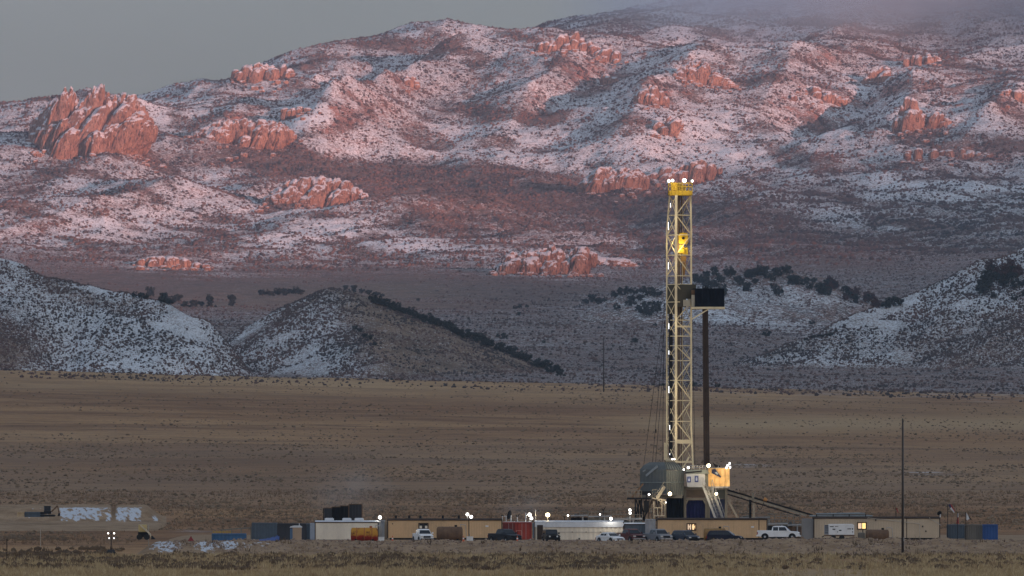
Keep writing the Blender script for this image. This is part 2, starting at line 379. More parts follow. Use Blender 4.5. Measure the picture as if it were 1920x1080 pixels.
# dirt of the pad and spoil heaps
def dirt_mat(name, a, b, snow_amt):
    m, n, l, bs, noise, rng, mix, math_, attr, tc = nodes_mat(name)
    c = mix(rng(noise(.35, 6, .65), .35, .65), a, b)
    c = mix(math_('MULTIPLY', rng(noise(2.2, 5, .7, off=(4,4,4)), .5, .7), .5), c, tuple(x*.55 for x in a))
    rt = n.new('ShaderNodeMapping'); rt.inputs['Rotation'].default_value = (0, math.radians(-42), 0); l(tc.outputs['Object'], rt.inputs[0])
    s = rng(math_('ADD', math_('MULTIPLY', noise(.9, 6, .62, vec=rt.outputs[0], off=(9,1,3), scl=(.55,.6,2.6)), 1.15), math_('MULTIPLY', attr('snow'), .42)), .86, .96)
    c = mix(s, c, (.56,.59,.63))
    l(c, bs.inputs['Base Color'])
    bp = n.new('ShaderNodeBump'); bp.inputs['Strength'].default_value = .7; bp.inputs['Distance'].default_value = .2
    l(noise(1.4, 6, .7), bp.inputs['Height']); l(bp.outputs[0], bs.inputs['Normal'])
    return m
M_DIRT = dirt_mat('pad_dirt', (.26,.172,.100), (.385,.27,.168), 1)
# rock
m, n, l, bs, noise, rng, mix, math_, attr, tc = nodes_mat('granite_rock')
rk = mix(rng(noise(.12, 6, .65), .35, .65), (.28,.155,.112), (.46,.27,.20))
crk = rng(noise(.5, 6, .7, off=(3,1,8), scl=(1.6,1.6,.35)), .40, .50)
rk = mix(crk, (.10,.062,.052), rk)
geo = n.new('ShaderNodeNewGeometry'); sx = n.new('ShaderNodeSeparateXYZ'); l(geo.outputs['Normal'], sx.inputs[0])
up = rng(math_('ADD', sx.outputs[2], math_('MULTIPLY', math_('SUBTRACT', noise(.16, 6, .68, off=(5,5,5)), .5), 2.2)), .50, .62)
l(mix(up, rk, (.72,.72,.76)), bs.inputs['Base Color'])
bp = n.new('ShaderNodeBump'); bp.inputs['Strength'].default_value = 1.; bp.inputs['Distance'].default_value = 3.2
l(noise(.42, 6, .7, scl=(1.6,1.6,.4)), bp.inputs['Height']); l(bp.outputs[0], bs.inputs['Normal'])
M_ROCK = m

# ------------------------------------------------------------------ the far slopes as one sheet
NC, NR = 1150, 1280
rows = np.concatenate([np.linspace(2860, 4000, 330, endpoint=False), np.linspace(4000, 6000, 230, endpoint=False), np.linspace(6000, 8700, 620, endpoint=False), np.linspace(8700, 10200, 100)])
cols = np.linspace(-330, 2250, NC)
YY = np.repeat(rows[:, None], NC, 1); XX = (cols[None]-960)*YY/F
ZZ, W0, HL = far_h(XX, YY, True)
PX = 960+F*XX/YY; PYY = PY0-F*(ZZ-EYE)/YY
def blob(cx, cy, rx, ry, ang=0., jit=18):
    a = math.radians(ang); u = PX-cx+jx; v = PYY-cy+jy
    p = (u*math.cos(a)+v*math.sin(a))/rx; q = (-u*math.sin(a)+v*math.cos(a))/ry
    return np.exp(-(p*p+q*q)**1.4)
jx = 34*fbm(XX, YY, 150, 4, .55, seed=90); jy = 26*fbm(XX, YY, 130, 4, .55, seed=95)
mtn = sstep(5900, 6500, YY)
sn = .24*(1-mtn)+.63*mtn
sn = sn+.15*fbm(XX, YY, 120, 4, .6, seed=97)*mtn-.85*sstep(.10, .42, fbm(XX+.3*YY, YY*.6, 60, 3, .5, seed=99))*mtn*.55+.10*fbm(XX, YY, 90, 3, .6, seed=98)*(1-mtn)
# drifts of brush where little snow shows, seen at (column, row, half sizes, tilt)
for (cx, cy, rx, ry, an, am) in [
  (700,330,330,34,4,.62),(480,290,130,26,6,.60),(960,350,280,34,3,.55),(1250,400,300,40,8,.42),(830,400,230,26,6,.30),(1150,370,120,30,0,.3),
  (330,540,330,26,3,.45),(720,545,420,34,0,.45),(1500,420,330,36,6,.30),(980,430,260,34,6,.36),(200,500,160,20,8,.18),
  (700,140,120,26,20,.20),(760,90,130,14,6,.16),(950,210,60,16,-12,.4),(860,215,50,12,0,.35),(1020,225,50,10,0,.45),(910,215,26,12,0,.5),
  (640,230,90,14,-28,.42),(1150,245,60,11,0,.4),(1100,130,90,18,0,.2),(1400,190,120,12,6,.3),(1500,110,140,16,3,.35),(1440,150,60,10,0,.4),
  (1700,70,160,24,6,.18),(1840,150,90,22,10,.3),(1560,230,140,10,4,.25),(1850,260,120,18,12,.35),(1600,300,200,18,5,.15),(1380,330,80,12,0,.2),
  (60,330,110,22,-20,.3),(260,350,150,12,-12,.28),(180,400,160,12,-14,.25),(420,450,160,16,-6,.25),(120,250,70,30,0,.25),(320,250,80,14,10,.3),
  (1650,380,300,26,5,.28),(1780,440,260,30,0,.22),(1450,470,240,26,6,.30),(520,160,40,14,20,.3),(1080,65,60,8,-6,.4),(1180,40,80,14,0,.3)]:
    sn = sn-.85*am*blob(cx, cy, rx, ry, an)
for (cx, cy, rx, ry, an, am) in [(330,225,120,40,8,.22),(620,200,110,30,-20,.22),(380,330,260,16,-10,.22),(560,440,180,16,-12,.3),(760,460,150,18,5,.3),
  (980,280,230,34,4,.18),(1350,250,230,60,5,.18),(1720,210,170,30,10,.15),(1560,400,140,12,4,.2),(1750,350,150,18,0,.2),(150,430,150,24,-12,.18),(300,500,160,20,2,.3),
  (1000,505,110,14,0,.35),(1420,545,150,26,4,.40),(1230,575,140,26,2,.30),(1420,600,160,14,2,.28),(1560,625,110,18,0,.22),(1350,85,120,22,4,.2),(800,60,90,14,6,.2)]:
    sn = sn+am*blob(cx, cy, rx, ry, an)
er = .25+.02*(1-mtn)
# foothills
hL, hC, hR, hK = HL
inL = sstep(-3, 3, hL-W0)*(hL > hC)*(YY < 3900); inC = sstep(-3, 3, hC-W0)*(hC >= hL)*(hC > hR)*(YY < 3900); inR = sstep(-2, 4, hR-W0)*(hR >= hC)*(YY < 3950)
vL = .80-.66*blob(20, 660, 85, 65, 25)-.28*blob(130, 545, 160, 12, 22)-.15*sstep(2,20,PX-430)-.12*blob(440,660,60,40,-40)-.12*blob(40,540,80,50)
vL = vL-.2*blob(250, 572, 120, 10, 10)
cL = sstep(60, -50, PX-(628+(PYY-545)*.42)+18*fbm(XX, YY, 20, 3, seed=101))
vC = .08+.55*cL-.30*sstep(18, 0, np.abs(PX-(625-(PYY-541)*1.72)))*cL
vR = .70+.07*fbm(XX, YY, 60, 3, seed=103)*2-.35*blob(1820, 650, 150, 60, -10)-.40*sstep(1480, 1300, PX)-.12*blob(1500, 640, 90, 30)
sn = sn*(1-inL)+vL*inL; sn = sn*(1-inC)+vC*inC; sn = sn*(1-inR)+vR*inR
er = er*(1-inC)+.95*inC*(1-cL)+.3*inC*cL; er = er+.55*inL*(1-vL)+.35*inR
er = er+.5*(1-mtn)*blob(600, 560, 300, 30)
# steep ground sheds its snow, hollows keep it
gz0, gz1 = np.gradient(ZZ); dYr = np.gradient(YY, axis=0); dXr = np.gradient(XX, axis=1)
steep = np.hypot(gz0/dYr, gz1/dXr); sn = sn-.30*sstep(.5, 1.1, steep)*mtn
lap = _blur(ZZ[::4, ::4], 6); lap = np.kron(lap, np.ones((4, 4)))[:ZZ.shape[0], :ZZ.shape[1]]
if lap.shape == ZZ.shape: sn = sn-.012*np.clip(lap-ZZ, -8, 8)*mtn
rkm = sstep(.42, .8, steep)*mtn*.7
for (cx, cy, rx, ry, an) in [(190,220,110,60,0),(460,235,90,40,0),(600,355,100,35,0),(1030,480,100,35,0),(1150,330,70,28,0),(1290,320,60,22,0),(1150,95,50,24,20),(1080,80,60,20,0),(1310,125,70,30,30),
    (1200,175,70,30,10),(1240,235,60,24,0),(1120,140,40,20,0),(1540,170,90,22,20),(1700,200,60,40,0),(1780,225,40,20,0),(1650,130,70,24,-30),(1780,150,90,24,20),(1760,290,160,18,6),(1850,310,120,22,6),
    (520,120,70,26,0),(540,190,90,24,0),(1260,195,90,16,0),(310,485,90,16,5),(60,430,60,12,0),(1480,530,80,14,6)]:
    rkm = rkm+.55*blob(cx, cy, rx, ry, an)
far = grid_mesh('mountain_range', XX, YY, ZZ, M_SLOPE, {'snow': np.clip(sn, 0, 1.1), 'earth': np.clip(er, 0, 1), 'rock': np.clip(rkm, 0, 1), 'near': np.clip((YY < 4000)*1., 0, 1)})
tag(far, kind='structure')
ZF = ZZ
def surf(px, py):
    """first place along column px where the far slopes reach row py"""
    j = int(np.clip(np.searchsorted(cols, px), 0, NC-1)); c = PYY[:, j]
    k = np.argmax(c <= py)
    if c[k] > py: return None
    return XX[k, j], YY[k, j], ZZ[k, j]
# ------------------------------------------------------------------ the plain
ys = np.concatenate([np.linspace(-9000, -400, 30, endpoint=False), np.linspace(-400, 700, 60, endpoint=False), np.linspace(700, 1200, 260, endpoint=False), np.linspace(1200, 2920, 400)])
xs = np.concatenate([-np.geomspace(7000, 330, 18), np.linspace(-310, 310, 260), np.geomspace(330, 7000, 18)])
XP, YP = np.meshgrid(xs, ys); ZP = plain_h(XP, YP)
PXP = 960+F*XP/np.maximum(YP, 10); PYP = PY0-F*(ZP-EYE)/np.maximum(YP, 10)
scr = sstep(1180, 1300, YP)*sstep(1950, 1600, YP)*(.6+.5*fbm(XP, YP, 120, 3, seed=111))
fr = sstep(2350, 2600, YP)*sstep(900, 1400, PXP)*.35
for (x0, y0, rx, ry) in [(wx(20,905),905,10,14),(wx(115,905),905,5,6),(wx(1400,1560),1560,3,14),(wx(1730,1500),1500,4,12),(wx(345,1090),1090,3,6)]:
    fr = fr+1.3*np.exp(-((XP-x0)/rx)**2-((YP-y0)/ry)**2)
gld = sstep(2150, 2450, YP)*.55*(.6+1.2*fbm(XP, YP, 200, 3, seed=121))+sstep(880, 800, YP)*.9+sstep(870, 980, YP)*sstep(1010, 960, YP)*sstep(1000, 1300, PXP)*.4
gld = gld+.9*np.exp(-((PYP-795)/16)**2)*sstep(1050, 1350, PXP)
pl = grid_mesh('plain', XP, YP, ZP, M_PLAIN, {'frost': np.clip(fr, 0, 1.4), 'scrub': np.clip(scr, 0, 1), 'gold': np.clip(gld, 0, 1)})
tag(pl, kind='structure')

# ------------------------------------------------------------------ unseen range added behind the viewer, skyline shaped to shade plain and lower slopes
TE = math.tan(SUN_EL); RB = 7000.
su = Vector((math.cos(SUN_AZ), math.sin(SUN_AZ)))     # along the skyline
sv = Vector((math.sin(SUN_AZ), -math.cos(SUN_AZ)))    # towards the sun
def uv_of(px, d): x = wx(px, d); return x*su.x+d*su.y, RB-(x*sv.x+d*sv.y)
SKY = []   # (u, height of the skyline) from the height the shadow must reach at a place
for (u_, zsh) in [(-3000,170),(200,180),(1500,210),(2300,215),(2700,150),(3000,140),(3300,175),(3560,165),(3760,150),(3900,140),(4050,165),(4177,200),(4400,245),(4560,245),(4700,245),(5200,270),(5600,480),(7000,520)]:
    SKY.append((u_, zsh+(RB+max(u_, 0)/.616*.788)*TE))
SKY.sort(); 
uu = np.linspace(-4500, 9000, 260); hh = np.interp(uu, [q[0] for q in SKY], [q[1] for q in SKY])
hh = hh+14*fbm(uu, uu*0, 420, 4, .5, seed=131)
vv = np.array([-1700, -1300, -900, -550, -250, 0, 250, 600, 1200, 2200.]); pf = np.array([.0, .16, .36, .60, .84, 1., .86, .6, .3, 0.])
UB, VB = np.meshgrid(uu, vv); HB = hh[None]*pf[:, None]+22*fbm(UB, VB, 500, 4, seed=133)*(pf[:, None] > 0)*(pf[:, None] < 1)-70*(1-pf[:, None])
XB = su.x*UB+sv.x*(RB+VB); YB = su.y*UB+sv.y*(RB+VB)
bk = grid_mesh('shadow_range', XB, YB, HB, M_SLOPE, {'snow': HB*0+.4, 'earth': HB*0+.4, 'rock': HB*0, 'near': HB*0})
tag(bk, kind='structure')
# ------------------------------------------------------------------ air
hz = bpy.data.materials.new('thin_air'); hz.use_nodes = True; t = hz.node_tree; t.nodes.clear()
o_ = t.nodes.new('ShaderNodeOutputMaterial'); v_ = t.nodes.new('ShaderNodeVolumePrincipled')
v_.inputs['Color'].default_value = (.60, .775, 1.0, 1); v_.inputs['Density'].default_value = 3.2e-5; v_.inputs['Anisotropy'].default_value = 0.
t.links.new(v_.outputs[0], o_.inputs['Volume'])
# ------------------------------------------------------------------ brush: low clumps by the tens of thousands
def clumps(name, P, Sz, m, tall=.8, ring=5, jag=.35, blades=False, seed=3):
    rs = np.random.RandomState(seed); n = len(P)
    if blades:      # tufts: thin upright triangles leaning outwards
        k = ring; a = rs.rand(n, k)*2*PI; r = rs.rand(n, k)*.5*Sz[:, None]; wd = (.05+.10*rs.rand(n, k))*Sz[:, None]; h = (.55+.6*rs.rand(n, k))*tall*Sz[:, None]; le = .45*rs.rand(n, k)*Sz[:, None]
        bx = P[:, 0:1]+np.cos(a)*r; by = P[:, 1:2]+np.sin(a)*r; z0 = P[:, 2:3]-.05+0*a
        t = rs.rand(n, k)*PI
        V = np.stack([np.stack([bx-np.cos(t)*wd, by-np.sin(t)*wd, z0], -1), np.stack([bx+np.cos(t)*wd, by+np.sin(t)*wd, z0], -1), np.stack([bx+np.cos(a)*le, by+np.sin(a)*le, z0+h], -1)], 2).reshape(-1, 3)
        Fq = np.arange(len(V)).reshape(-1, 3)
    else:
        k = ring; a = np.arange(k)*2*PI/k+rs.rand(n, 1)*6; j = lambda: 1+jag*(rs.rand(n, k)*2-1)
        r0 = .42*j()*Sz[:, None]; r1 = .56*j()*Sz[:, None]
        A = np.stack([P[:, 0:1]+np.cos(a)*r0, P[:, 1:2]+np.sin(a)*r0, P[:, 2:3]-.15*Sz[:, None]+0*a], -1)
        B = np.stack([P[:, 0:1]+np.cos(a+.5)*r1, P[:, 1:2]+np.sin(a+.5)*r1, P[:, 2:3]+.42*tall*j()*Sz[:, None]], -1)
        T = np.stack([P[:, 0]+.15*Sz*(rs.rand(n)-.5), P[:, 1]+.15*Sz*(rs.rand(n)-.5), P[:, 2]+tall*Sz*(.75+.4*rs.rand(n))], -1)[:, None]
        V = np.concatenate([A, B, T], 1); q = 2*k+1; i = np.arange(k); i1 = (i+1) % k
        f = np.concatenate([np.stack([i, i1, k+i], -1), np.stack([i1, k+i1, k+i], -1), np.stack([k+i, k+i1, np.full(k, 2*k)], -1)])
        Fq = (f[None]+(np.arange(n)*q)[:, None, None]).reshape(-1, 3); V = V.reshape(-1, 3)
    o = soup(name, V, Fq, m); tag(o, kind='stuff'); return o
def brush_mat(name, a, b, c, sc=.2):
    m, n, l, bs, noise, rng, mix, math_, attr, tc = nodes_mat(name)
    k = mix(rng(noise(sc, 4, .6), .38, .62), a, b); k = mix(rng(noise(sc*7, 3, .6, off=(3,3,3)), .5, .62), k, c)
    l(k, bs.inputs['Base Color']); return m
M_BRUSH = brush_mat('bare_brush', (.058,.050,.050), (.145,.090,.076), (.095,.070,.062), .02)
M_SAGE = brush_mat('sagebrush', (.165,.118,.076), (.25,.185,.12), (.12,.085,.058), .05)
M_TUFT = brush_mat('dry_tufts', (.47,.36,.195), (.33,.235,.125), (.58,.46,.27), .12)
M_TUFTD = brush_mat('dark_tufts', (.085,.055,.032), (.17,.112,.062), (.12,.08,.048), .2)
# over the mountain and the foothills, thickest where the snow is thinnest
dA = np.abs(dXr*dYr); den = (1.0-np.clip(sn, 0, 1)*.60)
cl = .5+1.3*fbm(XX, YY, 28, 3, .6, seed=141); den = den*np.clip(cl, .08, 1.6)
fh = np.clip(inL+inC+inR, 0, 1)
fh = fh*(YY < 3950)
vis = (PX > -60) & (PX < 1980)
# drop what lies hidden behind nearer ground
run = np.minimum.accumulate(PYY, axis=0); seen = (PYY < run+7)
def pick(wt, n, seed):
    rs = np.random.RandomState(seed); c = np.cumsum(wt.ravel()); k = np.searchsorted(c, rs.rand(n)*c[-1]); k = np.clip(k, 0, wt.size-1)
    i, j = np.unravel_index(k, wt.shape); i = np.clip(i, 0, wt.shape[0]-2); j = np.clip(j, 0, wt.shape[1]-2); u, v = rs.rand(n), rs.rand(n)
    g = lambda A: (A[i, j]*(1-u)+A[i, j+1]*u)*(1-v)+(A[i+1, j]*(1-u)+A[i+1, j+1]*u)*v
    return np.stack([g(XX), g(YY), g(ZZ)], -1), i, j
wm = dA*den*mtn*vis*seen
Pm, i, j = pick(wm, 150000, 1); rs = np.random.RandomState(5)
clumps('mountain_brush', Pm, (.8+2.3*rs.rand(len(Pm))**3.5)*(.85+.5*(1-np.clip(sn[i, j], 0, 1))), M_BRUSH, .75, 5, .4, seed=6)
wf = dA*(.35+den)*fh*(1-.75*inC*(1-cL))*vis*seen*(cl > .12)
Pf, i, j = pick(wf, 32000, 2)
clumps('foothill_brush', Pf, .35+.95*rs.rand(len(Pf))**2.6, M_BRUSH, .85, 5, .4, seed=7)
wk = dA*np.clip(cl, .1, 1.5)*(1-mtn)*(1-fh)*vis*seen*np.clip(sn+.15, 0, 1)
Pk, i, j = pick(wk, 26000, 3)
clumps('fan_brush', Pk, .5+1.1*rs.rand(len(Pk))**3, M_BRUSH, .8, 5, .4, seed=8)
# sagebrush and tufts on the plain
def scatter(n, y0, y1, wl, lo, seed, half=1010, pw=1.):
    rs = np.random.RandomState(seed); Y = y0+(y1-y0)*rs.rand(int(n*2.2))**pw; X = (rs.rand(len(Y))*2-1)*half*Y/F
    c = fbm(X, Y*.6, wl, 3, .6, seed=seed)+.25*rs.randn(len(Y)); k = np.where(c > lo)[0][:n]
    X, Y = X[k], Y[k]; return np.stack([X, Y, plain_h(X, Y)], -1)
def offpad(P):
    x, y = P[:, 0], P[:, 1]
    return P[~((y > 958+2*np.sin(x*.3)) & (y < 1095) & (x > wx(235, 1000)) & (x < 90)) & ~((y > 1085) & (y < 1175) & (x < wx(325, 1150)))]
P = offpad(scatter(17000, 1040, 1750, 40, .02, 151, pw=1.5)); rs = np.random.RandomState(8)
clumps('sagebrush', P, .24+.5*rs.rand(len(P))**4, M_SAGE, .6, 5, .4, seed=9)
P = scatter(3500, 1750, 2620, 90, .05, 153); clumps('distant_sagebrush', P, .3+.5*rs.rand(len(P))**3, M_SAGE, .6, 5, .4, seed=10)
P = scatter(900, 2480, 2640, 60, -.2, 154); clumps('crest_sagebrush', P, .5+.9*rs.rand(len(P))**3, M_BRUSH, .8, 5, .4, seed=19)
P = offpad(scatter(30000, 770, 960, 22, -.1, 155)); clumps('dry_grass', P, .28+.45*rs.rand(len(P))**2, M_TUFT, 1.0, 5, blades=True, seed=11)
P = offpad(scatter(7500, 835, 1000, 11, .17, 157)); P = P[(P[:, 0]/P[:, 1]*F < 150+220*np.random.RandomState(4).rand(len(P))) | (np.random.RandomState(5).rand(len(P)) < .3)]; clumps('dark_grass', P, .35+.7*rs.rand(len(P))**2, M_TUFTD, .62, 5, .45, seed=12)
P = P[P[:, 1] > 810]; clumps('dark_grass_stalks', P, .4+.5*rs.rand(len(P))**2, M_TUFTD, 1.0, 5, blades=True, seed=13)
P = offpad(scatter(30000, 1020, 1350, 30, -.1, 159)); clumps('short_grass', P, .22+.4*rs.rand(len(P))**2, brush_mat('short_grass', (.22,.145,.09), (.13,.082,.052), (.30,.21,.13), .1), .9, 4, blades=True, seed=14)

# ------------------------------------------------------------------ rock outcrops
def rock(label, px, py_base, d, lobes, seed, res=4, cat='rocks'):
    """lobes: (dx px, half width px, height px, depth factor, lean) seen from the camera; one closed craggy mesh each outcrop"""
    s = d/F; x0, y0, z0 = wp(px, py_base, d); allv = []; allf = []; k = 0
    bm = bmesh.new(); bmesh.ops.create_icosphere(bm, subdivisions=res, radius=1); bv = np.array([v.co[:] for v in bm.verts]); bf = np.array([[v.index for v in f.verts] for f in bm.faces]); bm.free()
    for q, (dx, hw, ht, dp, ln) in enumerate(lobes):
        v = bv.copy(); ang = np.arctan2(v[:, 1], v[:, 0]); sq = np.abs(v)**.78*np.sign(v)
        X = sq[:, 0]*hw*s; Yv = sq[:, 1]*hw*s*dp; Z = sq[:, 2]*ht*s
        h = hw*s; rr = 1+.30*ridged(np.cos(ang)*1.3+v[:, 2]*.25+seed+q*3, np.sin(ang)*1.3+v[:, 2]*.2, .42, 4, .65, seed=seed+q)*np.sqrt(np.clip(1-v[:, 2]**2, 0, 1))-.10
        rr = rr+.16*fbm(v[:, 0]*2+v[:, 2], v[:, 2]*3+v[:, 1]*1.7, 1.0, 4, .6, seed=seed+q+50)
        zz = 1+.22*fbm(v[:, 0]*1.7, v[:, 1]*1.7, .8, 4, .6, seed=seed+q+90)
        X = X*rr; Yv = Yv*rr; Z = Z*zz*(1+.10*ridged(v[:, 0]*2.3+q, v[:, 1]*1.1, .5, 3, .6, seed=seed+q+7)*(v[:, 2] > 0))
        X = X+np.clip(Z, 0, None)*ln
        # break the surface into steps
        allv.append(np.stack([X+dx*s, Yv+random.uniform(-.3, .3)*h, Z], -1)); allf.append(bf+k); k += len(bv)
    V = np.concatenate(allv); Fa = np.concatenate(allf)
    V = V*np.array([1, 1, 1.])
    o = soup('rock_outcrop', V, Fa, M_ROCK); o.location = (x0, y0, z0)
    tag(o, label, cat, 'rock outcrops on the mountainside'); return o
TALUS = []
def crag(label, px, py, lobes, seed, sink=0, res=4):
    g = surf(px, py)
    d = g[1] if g else 7500
    return rock(label, px, py+sink, d+4, lobes, seed, res)

def crag2(label, base, top, n, lean, seed, wpx=(6,12), d=None, skew=.5, dep=1.):
    """a broken outcrop: many leaning slabs whose tops follow a skyline; base, top: lists of (column,row)"""
    bx = [q[0] for q in base]; by = [q[1] for q in base]; txx = [q[0] for q in top]; ty = [q[1] for q in top]
    rs = np.random.RandomState(seed); x0, x1 = max(bx[0], txx[0]), min(bx[-1], txx[-1]); pc = (x0+x1)/2
    if d is None:
        g = surf(pc, float(np.interp(pc, bx, by))); d = g[1] if g else 7500
    s = d/F; pm = max(by); X0_, Y0_, Z0_ = wp(pc, pm, d)
    bm = bmesh.new(); bmesh.ops.create_icosphere(bm, subdivisions=4 if n > 25 else 3, radius=1); bv = np.array([v.co[:] for v in bm.verts]); bf = np.array([[v.index for v in f.verts] for f in bm.faces]); bm.free()
    V = []; Fq = []; k = 0
    for q in range(n):
        low = q >= n*.55; px = x0+(x1-x0)*((q+.5+rs.uniform(-.6,.6))/(n*.55) if not low else rs.rand()); b_ = np.interp(px, bx, by); t_ = np.interp(px, txx, ty); H = (b_-t_)
        h = H*(rs.uniform(.84, 1.0) if not low else rs.uniform(.30, .78)); w_ = rs.uniform(*wpx)*(1.15 if low else 1.); w_ = min(w_, max(4, h*.5))
        yo = -(1-h/max(H, 1))*H*s*.55*dep if low else rs.uniform(0, 3)
        v = bv.copy(); sq = np.abs(v)**.62*np.sign(v); r1 = rs.uniform(0, 6.28); cr_, sr_ = math.cos(r1), math.sin(r1)
        ax = sq[:, 0]*cr_-sq[:, 1]*sr_; ay = sq[:, 0]*sr_+sq[:, 1]*cr_
        X = ax*w_*s; Yv = ay*w_*s*1.15; Z = sq[:, 2]*h*s
        ang = np.arctan2(v[:, 1], v[:, 0])
        rr = 1+.34*ridged(np.cos(ang)*1.1+v[:, 2]*.5+seed+q*3, np.sin(ang)*1.1+v[:, 2]*.35, .5, 4, .62, seed=seed+q)-.12
        taper = 1-.16*np.clip(v[:, 2], 0, 1)**2
        rr = rr+.11*np.round(3*fbm(v[:, 0]*1.4+q, v[:, 2]*2.2+v[:, 1], .8, 2, .5, seed=seed+q+60))/1.5+.13*fbm(v[:, 0]*3+v[:, 2]*2, v[:, 1]*3-v[:, 2]*2.6, .8, 4, .65, seed=seed+q+40); X = X*rr*taper; Yv = Yv*rr*taper
        Z = Z*(1+.12*fbm(v[:, 0]*2, v[:, 1]*2, .9, 4, .6, seed=seed+q+90))
        ln = lean*rs.uniform(.6, 1.3); X = X+(Z-h*s*.9)*ln*(1 if low else .45)
        V.append(np.stack([X+(px-pc)*s, Yv+yo, Z+(pm-b_)*s-.06*h*s], -1)); Fq.append(bf+k); k += len(bv)
    nb = int(n*1.3); bi = bv[::1]
    for q in range(nb):      # fallen blocks round the foot
        px = rs.uniform(x0-(x1-x0)*.12, x1+(x1-x0)*.12); yy = d-abs(rs.randn())*(18+.10*(x1-x0)); r_ = rs.uniform(.6, 1)**2*rs.uniform(1.2, 3.6)
        xx_ = wx(px, yy); zz_ = float(height([xx_], [yy])[0]); v = np.abs(bv)**.6*np.sign(bv)*r_*(1+.35*fbm(bv[:, 0]*2+q, bv[:, 1]*2+bv[:, 2], .9, 3, .6, seed=seed+q+200))[:, None]*np.array([1.2, 1.2, .9])
        TALUS.append((v+np.array([xx_, yy, zz_+r_*.2]), bf))
    o = soup('rock_outcrop', np.concatenate(V), np.concatenate(Fq), M_ROCK); o.location = (X0_, Y0_, Z0_); tag(o, label, 'rocks', 'rock outcrops on the mountainside'); return o

crag2('largest orange crag of jagged fins, high at the left end of the skyline', [(88,255),(120,275),(150,284),(180,292),(215,270),(250,258),(284,250)], [(88,232),(102,196),(108,170),(124,156),(140,160),(152,172),(166,170),(176,154),(192,150),(206,168),(218,176),(232,164),(244,162),(250,180),(262,190),(274,206),(284,232)], 54, .42, 1, (7,15))
crag2('small tilted boulders in a row below the shaded left side of the largest crag', [(58,262),(92,268),(130,272)], [(58,250),(70,238),(84,228),(94,226),(104,236),(116,246),(130,252)], 9, .5, 2, (5,8))
crag2('row of rounded, snow dusted rock domes on the slope right of the largest crag', [(362,258),(400,272),(450,276),(500,268),(548,256)], [(362,250),(385,232),(410,222),(440,216),(455,214),(470,222),(490,216),(515,222),(532,232),(548,250)], 34, .3, 3, (8,15))
crag2('low ledge of pink rock on the lit bluff above the rounded domes', [(520,214),(560,212),(612,222)], [(520,206),(536,200),(560,198),(585,198),(600,206),(612,216)], 12, .2, 4, (5,9))
crag2('knobbly rock cap on the shoulder left of the summit', [(440,142),(500,148),(555,140)], [(440,130),(460,118),(490,112),(512,118),(530,116),(545,128),(555,134)], 18, .2, 5, (5,10))
crag2('steep whale backed outcrop with a snowy left edge, alone above the brush belt', [(505,388),(560,394),(630,386),(700,380)], [(505,372),(520,350),(540,334),(565,330),(590,324),(605,330),(625,326),(648,332),(665,344),(685,362),(700,376)], 42, .38, 6, (8,16))
crag2('lowest group of rounded orange domes, above the plain near the middle', [(942,512),(985,510),(1035,514),(1075,506),(1108,486)], [(942,492),(950,470),(962,462),(972,474),(984,466),(996,456),(1004,470),(1018,454),(1036,453),(1048,470),(1062,478),(1078,460),(1095,456),(1108,470)], 36, .15, 7, (8,15))
crag('dark grey shaded dome just right of the lowest orange group', 1148, 498, [(-20,24,20,.8,.1),(8,28,18,.8,.1),(30,16,10,.8,0)], 8, 6)
crag2('broad smooth outcrop left of the mast top', [(1088,358),(1130,362),(1180,352),(1212,340)], [(1088,350),(1104,326),(1120,312),(1140,308),(1152,316),(1166,308),(1186,308),(1200,318),(1212,332)], 30, .3, 9, (8,16))
crag2('low run of pink slabs just behind the mast top', [(1206,342),(1260,342),(1342,320)], [(1206,334),(1226,320),(1250,306),(1268,312),(1290,300),(1312,296),(1330,302),(1342,312)], 24, .3, 10, (6,12))
crag2('split outcrop standing on the snow above the mast top', [(1228,246),(1250,250),(1278,236)], [(1228,236),(1240,218),(1254,214),(1268,216),(1278,230)], 10, .3, 11, (5,9))
crag2('grooved grey pink cliff halfway up the slope over the mast', [(1196,190),(1220,196),(1246,192)], [(1196,176),(1206,160),(1222,154),(1238,162),(1246,180)], 12, .1, 12, (5,9))
crag2('triangular orange fin on the ridge below the summit saddle', [(1110,114),(1140,116),(1170,122)], [(1110,100),(1125,92),(1140,84),(1147,78),(1156,90),(1170,114)], 14, .5, 13, (5,9))
crag2('broken rock crest forming the skyline right of the saddle', [(1010,92),(1060,94),(1118,100)], [(1010,80),(1030,72),(1050,62),(1066,56),(1084,58),(1096,68),(1118,84)], 18, .2, 14, (5,10))
crag2('small dark boulder pair under the triangular fin', [(1124,158),(1156,158)], [(1124,150),(1134,134),(1146,136),(1156,150)], 6, .1, 15, (5,8))
crag2('long reddish crag sloping down to the right, near the top centre right', [(1270,146),(1310,156),(1380,164)], [(1270,132),(1286,112),(1300,106),(1318,108),(1332,122),(1350,138),(1366,148),(1380,158)], 26, .35, 16, (6,11))
crag2('tall pointed red pinnacle on the right hand slope', [(1684,234),(1706,242),(1732,232)], [(1684,216),(1694,190),(1702,172),(1712,178),(1722,196),(1732,220)], 16, .1, 17, (6,11))
crag2('two leaning blocks just right of the tall pinnacle', [(1748,232),(1784,240)], [(1748,212),(1756,204),(1764,212),(1774,216),(1784,232)], 7, .5, 18, (5,8))
crag2('frosted grey ribs of rock above the tall pinnacle', [(1626,154),(1676,160)], [(1626,142),(1640,128),(1655,118),(1668,124),(1676,146)], 12, .5, 19, (4,8))
crag2('scattered pink blocks on the ridge left of the tall pinnacle', [(1490,178),(1590,192)], [(1490,170),(1510,164),(1530,158),(1548,164),(1560,172),(1575,178),(1590,186)], 14, .2, 20, (4,8))
